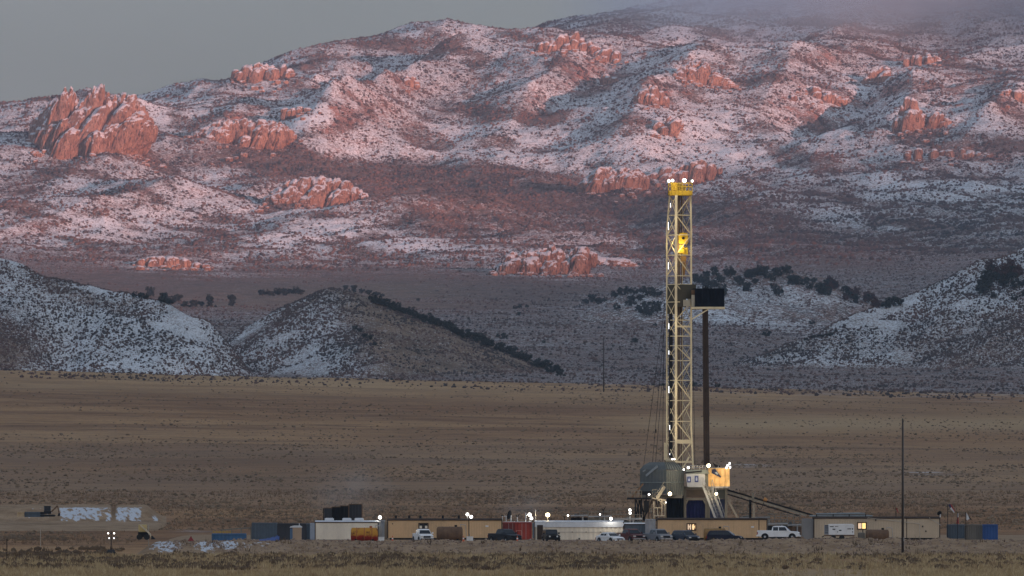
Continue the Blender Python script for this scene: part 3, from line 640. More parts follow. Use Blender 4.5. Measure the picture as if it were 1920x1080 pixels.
crag2('frosted boulder heap near the cloud at the upper right', [(1700,118),(1770,122)], [(1700,108),(1722,98),(1740,96),(1760,106),(1770,116)], 12, .1, 21, (4,9))
crag2('orange blocks along the lower right snow edge', [(1700,290),(1860,296)], [(1700,280),(1730,274),(1770,280),(1800,276),(1840,282),(1860,290)], 16, .1, 22, (5,10))
crag2('small orange knob at the right border, below the cloud', [(1880,182),(1925,186)], [(1880,172),(1896,160),(1908,160),(1925,176)], 8, .1, 23, (4,8))
crag2('weathered red bank under the left snowfield', [(250,498),(385,504)], [(250,488),(280,478),(320,478),(350,482),(385,498)], 18, .1, 24, (5,11))
crag2('lone round boulder in the shaded valley below the summit', [(752,160),(782,162)], [(752,152),(762,140),(772,138),(782,154)], 5, .1, 25, (5,8))
crag2('grey snow streaked buttress on the shaded left shoulder of the largest crag', [(66,246),(100,250),(118,252)], [(66,232),(80,206),(96,180),(108,176),(118,196)], 14, .4, 26, (6,11))
k_ = 0; Vt = []; Ft = []
for (v_, f_) in TALUS: Vt.append(v_); Ft.append(f_+k_); k_ += len(v_)
tag(soup('fallen_blocks', np.concatenate(Vt), np.concatenate(Ft), M_ROCK), kind='stuff')
# ------------------------------------------------------------------ junipers
M_NEEDLE = brush_mat('juniper_needles', (.026,.034,.032), (.050,.058,.048), (.018,.022,.022), .9)
M_NEEDLER = brush_mat('rusty_brush', (.075,.040,.038), (.12,.060,.050), (.045,.032,.034), .9)
M_BARK = mat('bark', (.10,.075,.055), .9)
def juniper(mn, seed):
    rs = np.random.RandomState(seed); r = empty('juniper_tree')
    t = MB(); t.tube((0,0,-.6), (.1,0,1.4), .28, .2)
    for q in range(5):
        a = q*1.3+seed; t.tube((.05,0,.5+.2*q), (math.cos(a)*1.3, math.sin(a)*1.3, 1.6+.45*q), .12, .04, 5)
    t.build('trunk', M_BARK, r)
    n = 520; c = []
    hubs = [(0,0,1.7,1.15)]+[(math.cos(a)*rs.uniform(.7,1.9), math.sin(a)*rs.uniform(.7,1.9), rs.uniform(.5,3.3), rs.uniform(.35,.95)) for a in rs.rand(12)*6.28]+[(rs.uniform(-.6,.6),0,3.4,.5)]
    P = []
    for _ in range(n):
        h = hubs[rs.randint(len(hubs))]; v = rs.randn(3); v /= np.linalg.norm(v); P.append(np.array(h[:3])+v*h[3]*rs.uniform(.55,1.05))
    P = np.array(P); P = P[P[:, 2] > .15]; n = len(P)
    A = rs.randn(n, 3); A /= np.linalg.norm(A, axis=1)[:, None]; B = np.cross(A, rs.randn(n, 3)); B /= np.linalg.norm(B, axis=1)[:, None]
    sz = rs.uniform(.25, .55, (n, 1)); V = np.stack([P-A*sz*.5, P+A*sz*.5, P+B*sz, P-B*sz*.6+A*.1], 1).reshape(-1, 3)
    k = np.arange(n)[:, None]*4; Fq = np.concatenate([k+np.array([0,1,2]), k+np.array([0,3,1])])
    o = soup('crown', V, Fq, mn); o.parent = r; KIDS[r.name] = [c_ for c_ in bpy.data.objects if c_.parent == r]
    return r
JP = [juniper(M_NEEDLE, 3), juniper(M_NEEDLE, 8), juniper(M_NEEDLE, 21), juniper(M_NEEDLER, 13)]
used = [0]*4
def tree(px, py, wpx, kind, label, group, hr=1., r3=None):
    g = surf(px, py)
    if not g: return
    x, y, z = g; s = wpx*1.05*y/F/4.4*random.uniform(.9, 1.1)
    k = random.randrange(3) if kind == 0 else 3
    o = JP[k] if not used[k] else copy_tree(JP[k]); used[k] = 1
    o.location = (x, y, z-.1*s); o.scale = (s, s, s*hr*random.uniform(.85, 1.1)); o.rotation_euler.z = random.uniform(0, 6.28)
    tag(o, label, 'juniper' if kind == 0 else 'shrub', group); return o
random.seed(31)
G1 = 'junipers along the crest of the middle hill'
for i in range(56):
    t = i/55; px = 700+t*350; py = 566+(t**1.05)*136+random.uniform(-3, 4)
    tree(px+random.uniform(-4, 4), py+2, random.uniform(13, 24), 0, 'dark juniper in the unbroken line down the right crest of the conical hill', G1, .8)
for (x, y, w_) in [(648,545,14),(662,548,16),(676,551,13),(690,553,14),(704,556,14),(716,557,10)]:
    tree(x, y, w_, 0, 'dark juniper in the short row just behind the summit of the conical hill', 'junipers behind the conical hill top', .8)
for (x, y, w_) in [(664,620,12),(674,624,13),(684,636,12),(692,640,12),(702,650,10)]:
    tree(x, y, w_, 0, 'small juniper in the diagonal file low on the brown face of the conical hill', 'junipers on the brown face', .8)
for i in range(20):
    x = 300+random.random()*135; tree(x, 570+random.uniform(-8, 7), random.uniform(12, 20), 0, 'juniper in the dark grove behind the left foothill', 'juniper grove behind the left foothill', .85)
for (x, y, w_, lb) in [(250,562,12,'small juniper at the left end of the grove behind the left foothill'),(264,565,14,'low juniper beside the tall lone one behind the left foothill'),(282,556,20,'tall lone juniper left of the dark grove'),(272,565,12,'squat juniper at the foot of the tall lone one')]:
    tree(x, y, w_, 0, lb, 'juniper grove behind the left foothill', 1.)
for i in range(12):
    tree(486+i*7+random.uniform(-3,3), 556+random.uniform(-3,3)-(4 if i > 3 else 0), random.uniform(12, 18), 0, 'juniper in the dark row left of the conical hill top', 'junipers left of the conical hill', .85)
for (x, y, w_, lb) in [(965,580,9,'left one of the three junipers together on the fan'),(974,579,10,'middle one of the three junipers together on the fan'),(986,578,9,'right one of the three junipers together on the fan'),(971,592,10,'single juniper just under the group of three on the fan'),
  (878,625,13,'juniper alone on the fan, just right of the hill crest line'),(852,628,12,'juniper on the fan touching the hill crest line'),(934,634,10,'smaller of the paired junipers on the open fan'),(944,637,14,'larger of the paired junipers on the open fan'),(1019,644,8,'small juniper standing alone left of the far pole'),
  (877,600,6,'tiny juniper near the head of the snowy track'),(1190,645,13,'juniper alone on the fan left of the mast'),(783,565,7,'tiny juniper above the crest line on the fan'),(1094,645,5,'very small juniper left of the far pole'),
  (1436,632,18,'dark round juniper alone right of the hanging pipes'),(1522,610,12,'faint juniper at the foot of the tree capped knoll'),(1228,612,9,'juniper just left of the mast below the largest one'),(1156,582,14,'rounded juniper at the left foot of the tree capped knoll')]:
    tree(x, y, w_, 0, lb, 'single junipers on the fan', .9)
for i in range(8): tree(1510+i*8, 640-i*1.6+random.uniform(-2,2), 10, 0, 'low juniper in the dark thin row at the snow edge of the right foothill', 'junipers at the right foothill', .6)
KN = [(1098,572,14),(1110,568,18),(1122,572,14),(1132,566,12),(1150,560,16),(1162,556,20),(1176,553,20),(1190,556,18),(1205,552,18),(1182,568,18),(1200,565,16),(1218,560,20),(1232,556,18),(1178,582,16),(1188,574,10),(1196,588,14)]
for (x, y, w_) in KN: tree(x, y, w_, 0, 'juniper on the left shoulder of the tree capped knoll, left of the mast', 'junipers on the knoll', .9)
for (x, y, w_) in [(1204,594,24),(1217,598,30),(1232,594,22)]: tree(x, y, w_, 0, 'juniper in the largest dark clump, just left of the mast', 'junipers on the knoll', 1.1)
for i in range(42):
    x = 1300+random.random()*160; tree(x, 518+random.uniform(-4, 62)*random.random()+abs(x-1400)*.05, random.uniform(11, 24), 0, 'juniper on top of the knoll between the mast and the bare patch', 'junipers on the knoll', .9)
for i in range(26):
    t = random.random(); tree(1470+t*180, 522+t*50+random.uniform(-4, 14), random.uniform(14, 24), 0 if t < .55 or random.random() < .5 else 1, 'juniper or rusty shrub in the band running down the right side of the knoll', 'trees on the right side of the knoll', .9)
for (x, y, w_) in [(1660,580,22),(1675,580,24),(1688,578,18)]: tree(x, y, w_, 0, 'juniper in the dense dark clump at the right foot of the knoll', 'junipers at the foot of the knoll', .9)
for (x, y, w_) in [(1555,540,24),(1565,546,20),(1545,548,18)]: tree(x, y, w_, 1, 'rust red shrub high on the right side of the knoll', 'red shrubs on the knoll', 1.)
for i in range(26):
    x = 1832+random.random()*95; y = 508+random.random()*38+(8 if x < 1850 else 0); tree(x, y, random.uniform(16, 26), 1 if (random.random() < .55 and y < 528) else 0, 'tree in the dark grove on the shoulder of the right foothill', 'grove on the right foothill', .9)
for (x, y, w_, lb) in [(1900,572,16,'round juniper alone under the grove on the right foothill'),(1916,562,14,'juniper at the right border under the grove'),(1862,560,12,'lowest juniper hanging down from the right foothill grove')]: tree(x, y, w_, 0, lb, 'grove on the right foothill', .9)
for (x, w_) in [(1200,10),(1222,12),(1240,12),(1300,18),(1345,14),(1062,8)]: tree(x, 727, w_, 0, 'small dark bush just showing over the far edge of the plain', 'bushes at the far edge of the plain', .7)
# ------------------------------------------------------------------ the drilling camp: pad, berm and spoil
Y0 = 1000.
xg = np.linspace(wx(232, 965), 96, 620); yg = np.concatenate([np.linspace(953, 985, 90, endpoint=False), np.linspace(985, 1108, 80)])
XG, YG = np.meshgrid(xg, yg); pxg = 960+F*XG/YG
edge = 970+1.6*fbm(XG, YG*0, 14, 3, seed=201)
t = sstep(-13, 0, YG-edge)
dip = .24*sstep(973, 976, YG)*sstep(998, 993, YG)*sstep(560, 640, pxg)
lump = np.clip(fbm(XG, YG, 4.2, 4, .55, seed=203)+.15, 0, 2)*np.exp(-((YG-edge-.5)/3.2)**2)
hb = .05+.12*sstep(1250, 1300, pxg)+.20*sstep(1400, 1440, pxg)*sstep(1800, 1740, pxg)
ZG = -1.75+1.75*t+lump*(.30+.9*hb)+hb*.5*np.exp(-((YG-edge-.6)/2.8)**2)+.05*fbm(XG, YG, 2, 3, seed=204)*np.exp(-((YG-966)/8)**2)
rill = np.clip(ridged(XG+YG*.35, YG*.28, 3.0, 3, .6, seed=206), -1, 1)*.10*sstep(0, .3, t)*sstep(1, .6, t); ZG = ZG+rill-dip+.14*fbm(XG, YG, .9, 3, .6, seed=208)*sstep(0, .3, t)*(YG < 975)
ZG = ZG*sstep(wx(236, 965), wx(300, 965), XG)+(plain_h(XG, YG)-.3)*(1-sstep(wx(236, 965), wx(300, 965), XG))
ZG = np.where(YG > 1060, ZG-.5*sstep(1085, 1108, YG), ZG); PADX, PADY, PADZ = XG[0], YG[:, 0], ZG
sg = 1.3*np.exp(-((pxg-312)/34)**2)+1.15*np.exp(-((pxg-385)/20)**2)+.95*np.exp(-((pxg-430)/26)**2)+.62*np.exp(-((pxg-490)/40)**2)
sg = sg*np.exp(-((YG-966)/6)**2)+.32*np.exp(-((pxg-1640)/12)**2)*t
grid_mesh('pad_ground', XG, YG, ZG, M_DIRT, {'snow': np.clip(sg, 0, 1)}).__setitem__('kind', 'structure')
def gz(x, y):
    if 975 < y < 994 and x > wx(600, 985): return -.24
    if y < 953 or y > 1085 or x < wx(260, 965): return float(plain_h(np.array([x]), np.array([y]))[0])
    return 0.
# spoil heap with snow caught on its face, back left
xg = np.linspace(wx(-260, 1150), wx(330, 1150), 300); yg = np.linspace(1084, 1185, 140); XG, YG = np.meshgrid(xg, yg); pxg = 960+F*XG/YG
bas = plain_h(XG, YG); endr = sstep(308, 268, pxg)
top = 1.95*sstep(1128, 1140, YG+1.2*fbm(XG, YG, 6, 3, seed=212))*sstep(1180, 1160, YG)*endr*(1-.45*np.exp(-((pxg-213)/4)**2))
bench = .35*sstep(1086, 1096, YG)*sstep(1182, 1170, YG)*sstep(325, 296, pxg)
ZG = bas-.15+bench+top+.16*fbm(XG, YG, 3, 4, .6, seed=213)*(top > .1)
sg = sstep(1126, 1133, YG)*sstep(1147, 1139, YG)*(.95*sstep(106, 116, pxg)*sstep(270, 262, pxg)+.45*sstep(40, 60, pxg)*sstep(106, 96, pxg)+.9*np.exp(-((pxg-291)/8)**2))-.6*np.exp(-((pxg-194)/7)**2-((YG-1134)/4)**2)-1.2*np.exp(-((pxg-213)/3.5)**2)
grid_mesh('spoil_heap', XG, YG, ZG, M_DIRT, {'snow': np.clip(sg, 0, 1)}).__setitem__('kind', 'structure')

# ------------------------------------------------------------------ paints
P_ = {}
def paint(k, col, **kw):
    if k not in P_:
        kw.setdefault('rough', .6); P_[k] = mat(k, col, **kw)
    return P_[k]
TAN = paint('tan_siding', (.66,.44,.24), var=.08, scale=.5, dirt=(.22,.155,.10), dirt_amt=.35)
TAN2 = paint('beige_siding', (.55,.44,.31), var=.07, scale=.5, dirt=(.26,.20,.15), dirt_amt=.3)
TANE = paint('grey_end_siding', (.22,.215,.21), var=.1, scale=.5)
CREAM = paint('cream_panel', (.84,.75,.60), var=.07, scale=.4, dirt=(.38,.32,.26), dirt_amt=.35)
WHITE = paint('white_paint', (.80,.80,.79), var=.05, scale=.8, dirt=(.42,.38,.33), dirt_amt=.3, rough=.45)
ROOFW = paint('snowy_roof', (.66,.68,.70), var=.1, scale=.8, dirt=(.45,.42,.4), dirt_amt=.3)
TRIM = paint('dark_trim', (.055,.038,.028), var=.2, rough=.9, spec=.05)
BLACK = paint('black_steel', (.014,.014,.016), var=.3, rough=.8, spec=.08, dirt=(.05,.038,.03), dirt_amt=.4)
TARP = paint('black_tarp', (.008,.011,.018), var=.35, rough=.8, spec=.08, scale=.8)
NAVY = paint('navy_tarp', (.016,.020,.085), var=.35, rough=.8, spec=.08, scale=.5)
STEEL = paint('galvanised_steel', (.36,.36,.36), var=.15, rough=.45, metal=.5)
MASTW = paint('mast_paint', (.82,.69,.45), var=.12, scale=.6, dirt=(.33,.24,.16), dirt_amt=.5)
YEL = paint('yellow_paint', (.62,.40,.03), var=.1, scale=1.5, dirt=(.25,.15,.03), dirt_amt=.4)
RUST = paint('rusty_steel', (.15,.088,.050), var=.25, scale=1.2, dirt=(.08,.045,.03), dirt_amt=.6, rough=.8)
OLIVE = paint('olive_windwall', (.065,.058,.040), var=.2, scale=.5)
SLATE = paint('slate_housing', (.112,.124,.124), var=.15, scale=.35, dirt=(.05,.06,.06), dirt_amt=.4)
GREENG = paint('grey_green_housing', (.165,.172,.150), var=.12, scale=.35, dirt=(.08,.09,.08), dirt_amt=.4)
RED = paint('red_container', (.36,.045,.028), var=.12, scale=.6, dirt=(.12,.03,.025), dirt_amt=.4)
REDD = paint('dark_red_container', (.16,.025,.02), var=.12, scale=.6)
BLUE = paint('blue_container', (.045,.125,.25), var=.15, scale=.6, dirt=(.10,.11,.13), dirt_amt=.35)
BLUEG = paint('grey_blue_container', (.095,.125,.155), var=.15, scale=.5, dirt=(.05,.05,.06), dirt_amt=.4)
GREYC = paint('grey_container', (.17,.155,.13), var=.12, scale=.5, dirt=(.09,.07,.06), dirt_amt=.4)
DARKC = paint('charcoal_container', (.035,.037,.045), var=.2, scale=.6)
GLASS = paint('dark_glass', (.018,.022,.028), var=.2, rough=.12, spec=.35)
RUB = paint('tyre_rubber', (.018,.018,.018), var=.2, rough=.9)
RIM = paint('alloy_rim', (.42,.42,.43), var=.1, rough=.35, metal=.7)
CHROME = paint('chrome_trim', (.50,.50,.50), var=.1, rough=.25, metal=.8)
LAMPL = paint('headlamp_lens', (.62,.62,.60), var=.05, rough=.15)
TAILR = paint('tail_lens', (.30,.015,.012), var=.1, rough=.2)
ORANGE = paint('cone_orange', (.62,.13,.05), var=.1)
WOOD = paint('weathered_pole', (.045,.032,.024), var=.3, scale=2)
CANVAS = paint('orange_canvas', (.70,.34,.09), var=.15, scale=.8, dirt=(.55,.22,.12), dirt_amt=.4)
BEAM = paint('grey_brown_beam', (.20,.185,.15), var=.15, scale=.6, dirt=(.07,.06,.05), dirt_amt=.4)
HOSE = paint('hose_tan', (.23,.17,.12), var=.3, scale=1)
def glow(name, col, s):
    if name not in P_:
        m = bpy.data.materials.new(name); m.use_nodes = True; bs = m.node_tree.nodes['Principled BSDF']
        bs.inputs['Base Color'].default_value = (.8,.8,.8,1); bs.inputs['Emission Color'].default_value = col+(1,); bs.inputs['Emission Strength'].default_value = s; P_[name] = m
    return P_[name]
G_W = glow('lamp_white', (1,.95,.86), 6); G_WARM = glow('lamp_warm', (1,.80,.45), 5); G_DIM = glow('lamp_dim', (.95,.97,1), 2.)
# ------------------------------------------------------------------ builders
def corr(L_, D, pitch, dep, sides='fblr'):
    """corrugated outline of a box L x D centred on 0"""
    x0, x1, y0, y1 = -L_/2, L_/2, -D/2, D/2; pts = []
    def run(a, b, on):
        a = Vector(a); b = Vector(b); d = b-a; n_ = max(1, int(round(d.length/pitch))); nn = Vector((-d.y, d.x)).normalized()
        if not on: pts.append(tuple(a)); return
        for i in range(n_):
            for (f_, h_) in ((0,0),(.12,1),(.5,1),(.62,0)): pts.append(tuple(a+d*((i+f_)/n_)+nn*h_*dep))
    run((x0,y0),(x1,y0),'f' in sides); run((x1,y0),(x1,y1),'r' in sides); run((x1,y1),(x0,y1),'b' in sides); run((x0,y1),(x0,y0),'l' in sides)
    return pts
def container(label, x0, x1, top, bot, Y, m, D=2.4, rz=0, pitch=.28, cat='container', group=None, roof=None, door=None, kind='shipping_container', doors_at=1):
    s = Y/F; L_ = (x1-x0)*s; r = empty(kind, (wx((x0+x1)/2, Y), Y+D/2, wz(bot, Y)), rz); H = (bot-top)*s; tag(r, label, cat, group)
    b = MB(); b.prism(corr(L_-.16, D-.16, pitch, .045), .12, H-.12, 'z'); b.build('wall', m, r)
    f = MB()
    for x in (-L_/2+.06, L_/2-.06):
        for y in (-D/2+.06, D/2-.06): f.cbox((x, y, H/2), (.13, .13, H))
    for y in (-D/2+.06, D/2-.06):
        for z in (.07, H-.07): f.cbox((0, y, z), (L_-.27, .11, .13))
    for x in (-L_/2+.06, L_/2-.06):
        for z in (.07, H-.07): f.cbox((x, 0, z), (.11, D-.27, .13))
    f.build('frame', m, r)
    q = MB(); q.box(-L_/2+.02, L_/2-.02, -D/2+.02, D/2-.02, H, H+.05); q.build('roof', roof or m, r)
    if door:
        for sx in (-1, 1):
            d = MB(); c = sx*L_*.23; d.box(c-L_*.2, c+L_*.2, -D/2-.02, -D/2+.06, .2, H-.2); dd = d.build('door', m, r)
            e_ = MB()
            for u in (-.07, .07): e_.tube((c+u*L_, -D/2-.05, .15), (c+u*L_, -D/2-.05, H-.15), .025)
            e_.build('lock_rod', STEEL, dd)
    return r
def window(par, x, z, wd, ht, y, pane, panes=2, fr=TRIM):
    f = MB(); t_ = .13
    f.box(x-wd/2, x+wd/2, y-.06, y-.001, z-ht/2, z-ht/2+t_); f.box(x-wd/2, x+wd/2, y-.06, y-.001, z+ht/2-t_, z+ht/2)
    f.box(x-wd/2, x-wd/2+t_, y-.06, y-.001, z-ht/2+t_, z+ht/2-t_); f.box(x+wd/2-t_, x+wd/2, y-.06, y-.001, z-ht/2+t_, z+ht/2-t_)
    if panes > 1: f.box(x-.05, x+.05, y-.06, y-.001, z-ht/2+t_, z+ht/2-t_)
    o = f.build('window', fr, par)
    pm = pane if isinstance(pane, (list, tuple)) else [pane]*panes
    for i in range(panes):
        a = x-wd/2+t_+i*(wd-2*t_)/panes; b = a+(wd-2*t_)/panes; q = MB(); q.box(a+.02, b-.02, y-.03, y-.002, z-ht/2+t_, z+ht/2-t_); q.build('pane', pm[i], o)
def trailer(label, x0, x1, top, bot, Y, m, D=3.4, end=None, rz=0, seams=(), endw=None, kind='site_trailer', group='long site trailers', pitch=.22, dep=.02, roofm=None, skirt=.28):
    s = Y/F; L_ = (x1-x0)*s; H = (bot-top)*s; r = empty(kind, (wx((x0+x1)/2, Y), Y+D/2, wz(bot, Y)), rz); tag(r, label, 'trailer', group)
    b = MB(); b.prism(corr(L_, D, pitch, dep), skirt, H-.14, 'z'); b.build('wall', m, r)
    b = MB(); b.box(-L_/2+.25, L_/2-.25, -D/2+.12, D/2-.12, -.02, skirt); b.build('skirt', BLACK, r)
    b = MB(); b.box(-L_/2-.08, L_/2+.08, -D/2-.08, D/2+.08, H-.14, H-.02); b.build('roof_trim', TRIM, r)
    b = MB(); b.prism([(-D/2-.04, H-.02), (D/2+.04, H-.02), (0, H+.14)], -L_/2-.04, L_/2+.04, 'x'); b.build('roof', roofm or TRIM, r)
    for px in seams:
        q = MB(); x = (px-(x0+x1)/2)*s; q.box(x-.05, x+.05, -D/2-.03, -D/2+.01, skirt, H-.14); q.build('seam', TRIM, r)
    for x in (-L_/2, L_/2):
        q = MB(); q.box(x-.06, x+.06, -D/2-.035, -D/2+.05, skirt, H-.14); q.build('corner_trim', TRIM, r)
    r['_H'] = H
    return r, (lambda px: (px-(x0+x1)/2)*s), (lambda py: (bot-py)*s), D, H
def ac_unit(par, x, y, z, m=WHITE):
    b = MB(); b.box(x-.6, x+.6, y-.5, y+.5, z, z+.32); b.box(x-.5, x+.5, y-.4, y+.4, z+.32, z+.38); b.build('roof_unit', m, par, bevel=.06)
def tank(label, x0, x1, top, bot, Y, m, rz=0, m2=None, end=None, group='horizontal fuel tanks', grad=None):
    s = Y/F; L_ = (x1-x0)*s; rr = (wz(top, Y)+.24-.12)/2; r = empty('fuel_tank', (wx((x0+x1)/2, Y), Y+rr, -.24), rz); tag(r, label, 'tank', group)
    zc = rr+.12
    if grad: m = grad
    b = MB(); b.lathe([(rr*.05,-L_/2-.12),(rr*.7,-L_/2-.09),(rr*.95,-L_/2),(rr,-L_/2+.08),(rr,L_/2-.08),(rr*.95,L_/2),(rr*.7,L_/2+.09),(rr*.05,L_/2+.12)], (0,0,zc), 28, 'x'); b.build('shell', m, r, smooth=True)
    for x in (-L_*.3, 0, L_*.3):
        b = MB(); b.lathe([(rr*1.01, x-.05), (rr*1.03, x-.04), (rr*1.03, x+.04), (rr*1.01, x+.05)], (0,0,zc), 28, 'x'); b.build('band', m2 or m, r)
    for x in (-L_*.33, L_*.33):
        b = MB(); b.box(x-.12, x+.12, -rr*.8, rr*.8, 0, zc-rr*.55); b.build('saddle', BLACK, r)
    b = MB(); b.tube((L_*.25,0,zc+rr*.9), (L_*.25,0,zc+rr+.22), .18, n=12); b.build('hatch', m2 or BLACK, r)
    b = MB(); b.tube((L_*.44,-.1,zc+rr*.9),(L_*.44,-.1,zc+rr+.3),.04); b.tube((L_*.44,-.1,zc+rr+.3),(L_*.5+.5,-.1,zc+rr+.2),.04); b.tube((L_*.5+.5,-.1,zc+rr+.2),(L_*.5+.6,-.1,.3),.04); b.build('fill_pipe', STEEL, r)
    return r
def flood(label, px, py, Y, post=True, m=None, r_=.30, power=0, col=(1,.9,.75), group='lit floodlights on posts around the camp', base=None, n_heads=1, tilt=0):
    x, _, z = wp(px, py, Y); g = gz(x, Y) if base is None else base
    e_ = empty('flood_light', (x, Y, g)); tag(e_, label, 'floodlight', group); h = z-g
    if post:
        b = MB(); b.tube((0,.12,0), (0,.12,h+.1), .05, .04); b.box(-.2,.2,-.08,.32,0,.06); b.build('post', STEEL, e_)
    b = MB(); b.lathe([(r_*.4,.34),(r_*.75,.30),(r_*1.12,.02),(r_*1.12,-.03)], (0,-.16,h), 14, 'y'); b.build('housing', BLACK, e_)
    b = MB(); b.lathe([(r_*.15,-.34*r_/.3),(r_*.6,-.28*r_/.3),(r_*.95,-.12*r_/.3),(r_,-.02)], (0,-.16,h), 14, 'y'); b.build('lens', m or G_W, e_, smooth=True)
    if power:
        l_ = bpy.data.lights.new('lamp_light', 'POINT'); l_.energy = power; l_.color = col; l_.shadow_soft_size = .25; o = bpy.data.objects.new('lamp_light', l_); COL.objects.link(o); o.parent = e_; o.location = (0, -.9, h)
    return e_
CAR = {
 'pickup': dict(L=5.9, W=2.0, H=1.92, belt=1.22, low=[(-2.95,.5),(-2.95,1.20),(-.85,1.22),(1.35,1.22),(2.7,1.12),(2.93,.98),(2.95,.45),(2.2,.38),(-2.3,.38)], cab=[(-.95,1.21),(-.80,1.84),(-.55,1.92),(.70,1.92),(1.02,1.80),(1.62,1.21)], wx_=(-1.85,1.95), r=.41, bs=[(-.72,-.02),(.08,.95)]),
 'suv': dict(L=4.9, W=1.92, H=1.75, belt=1.08, low=[(-2.42,.5),(-2.45,.9),(-2.38,1.08),(1.0,1.08),(2.1,1.0),(2.42,.8),(2.45,.42),(1.8,.32),(-1.9,.32)], cab=[(-2.36,1.07),(-2.12,1.62),(-1.9,1.73),(.25,1.75),(.55,1.68),(1.38,1.07)], wx_=(-1.45,1.5), r=.37, bs=[(-1.85,-.95),(-.85,-.05),(.03,.72)]),
 'sedan': dict(L=4.75, W=1.84, H=1.45, belt=.92, low=[(-2.35,.4),(-2.38,.72),(-2.25,.95),(-1.6,.98),(.9,.93),(2.0,.80),(2.33,.62),(2.37,.38),(1.7,.28),(-1.8,.28)], cab=[(-1.95,.95),(-1.15,1.38),(-.8,1.45),(.05,1.45),(.35,1.38),(1.15,.92)], wx_=(-1.4,1.45), r=.33, bs=[(-1.2,-.45),(-.37,.42)]),
 'jeep': dict(L=4.4, W=1.87, H=1.86, belt=1.18, low=[(-2.1,.55),(-2.1,1.18),(.75,1.18),(1.95,1.10),(2.0,.62),(1.5,.5),(-1.7,.5)], cab=[(-2.06,1.17),(-2.0,1.84),(.35,1.86),(.45,1.80),(.72,1.17)], wx_=(-1.35,1.45), r=.41, bs=[(-1.85,-1.0),(-.9,-.3),(-.2,.33)]),
}
def car(kind, label, px, Y, rz, m, trim=CHROME, name=None, z=None, rack=False, lights=LAMPL, group='vehicles parked along the edge of the pad'):
    c = CAR[kind]; hw = c['W']/2; H = c['H']; x = wx(px, Y); r = empty(name or {'pickup':'pickup_truck','suv':'suv','sedan':'sedan_car','jeep':'offroad_vehicle'}[kind], (x, Y, -.24 if z is None else z), math.radians(rz)); r.scale = (.95, .95, .95)
    tag(r, label, {'pickup':'pickup truck','suv':'suv','sedan':'car','jeep':'off-road vehicle'}[kind], group)
    b = MB(); low = c['low']; n = len(low); k = 0
    def hwl(z): return hw-.05*max(0, z-.85)/.35-(.05 if z < .45 else 0)
    for sgn in (-1, 1): b.v += [(a, sgn*hwl(z_)*(1-.06*(abs(a) > c['L']*.45)), z_) for a, z_ in low]
    b.f.append(tuple(range(n))); b.f.append(tuple(range(2*n-1, n-1, -1)))
    for i in range(n): b.f.append((i, (i+1) % n, n+(i+1) % n, n+i))
    cab = c['cab']; k = len(b.v); n = len(cab); zb = cab[0][1]
    th = .10 if kind == 'jeep' else .24
    def hwc(z): return hw-.06-th*(z-zb)/(H-zb)
    for sgn in (-1, 1): b.v += [(a, sgn*hwc(z_), z_) for a, z_ in cab]
    b.f.append(tuple(k+i for i in range(n))); b.f.append(tuple(k+2*n-1-i for i in range(n)))
    for i in range(n): b.f.append((k+i, k+(i+1) % n, k+n+(i+1) % n, k+n+i))
    if kind == 'pickup':      # bed walls standing round a sunk floor
        b.box(-2.93,-.97,-hw+.06,-hw+.16,1.18,1.30); b.box(-2.93,-.97,hw-.16,hw-.06,1.18,1.30); b.box(-2.95,-2.85,-hw+.16,hw-.16,1.18,1.30)
    if kind == 'jeep':
        for sx in (-1.35, 1.5):
            for s_ in (-1, 1): b.box(sx-.52, sx+.5, s_*hw-.12 if s_ > 0 else -hw-.10, s_*hw+.10 if s_ > 0 else -hw+.12, .88, .98)
    b.build('body', m, r, bevel=.05)
    # side glass
    z0, z1 = zb+.07, H-.15
    def clampx(z):     # cab extent at height z
        xs = []
        for (p, q) in zip(cab, cab[1:]+cab[:1]):
            if (p[1]-z)*(q[1]-z) <= 0 and p[1] != q[1]: xs.append(p[0]+(q[0]-p[0])*(z-p[1])/(q[1]-p[1]))
        return min(xs), max(xs)
    for s_ in (-1, 1):
        for (a, b_) in c['bs']:
            l0, h0 = clampx(z0); l1, h1 = clampx(z1); last = (a, b_) == c['bs'][-1]; first = (a, b_) == c['bs'][0]
            p = [(max(a, l0+.06), z0), ((min(b_+.32, h0-.16)) if last else min(b_, h0-.1), z0), (min(b_, h1-.08), z1), (max(a, l1+.08), z1)]
            g = MB(); q = [(u, s_*(hwc(v)+.012), v) for u, v in p]; q2 = [(u, s_*(hwc(v)-.03), v) for u, v in p]
            g.quad(*q); g.quad(*q2[::-1])
            for i in range(4): g.quad(q[i], q2[i], q2[(i+1) % 4], q[(i+1) % 4])
            g.build('side_window', GLASS, r)
    # windscreen and rear glass
    def glasspane(nm, P0, P1, off):
        (xa, za), (xb, zb_) = P0, P1; g = MB(); wa, wb = hwc(za)-.09, hwc(zb_)-.09
        q = [(xa+off, -wa, za), (xa+off, wa, za), (xb+off, wb, zb_), (xb+off, -wb, zb_)]; q2 = [(u-off*2.5, v, w_) for u, v, w_ in q]
        g.quad(*q); g.quad(*q2[::-1])
        for i in range(4): g.quad(q[i], q2[i], q2[(i+1) % 4], q[(i+1) % 4])
        g.build(nm, GLASS, r)
    def at(P, Q, t_): return (P[0]+(Q[0]-P[0])*t_, P[1]+(Q[1]-P[1])*t_)
    glasspane('windscreen', at(cab[-1], cab[-2], .1), at(cab[-1], cab[-2], .93), .014)
    glasspane('rear_window', at(cab[0], cab[1], .25), at(cab[0], cab[1], .9), -.014)
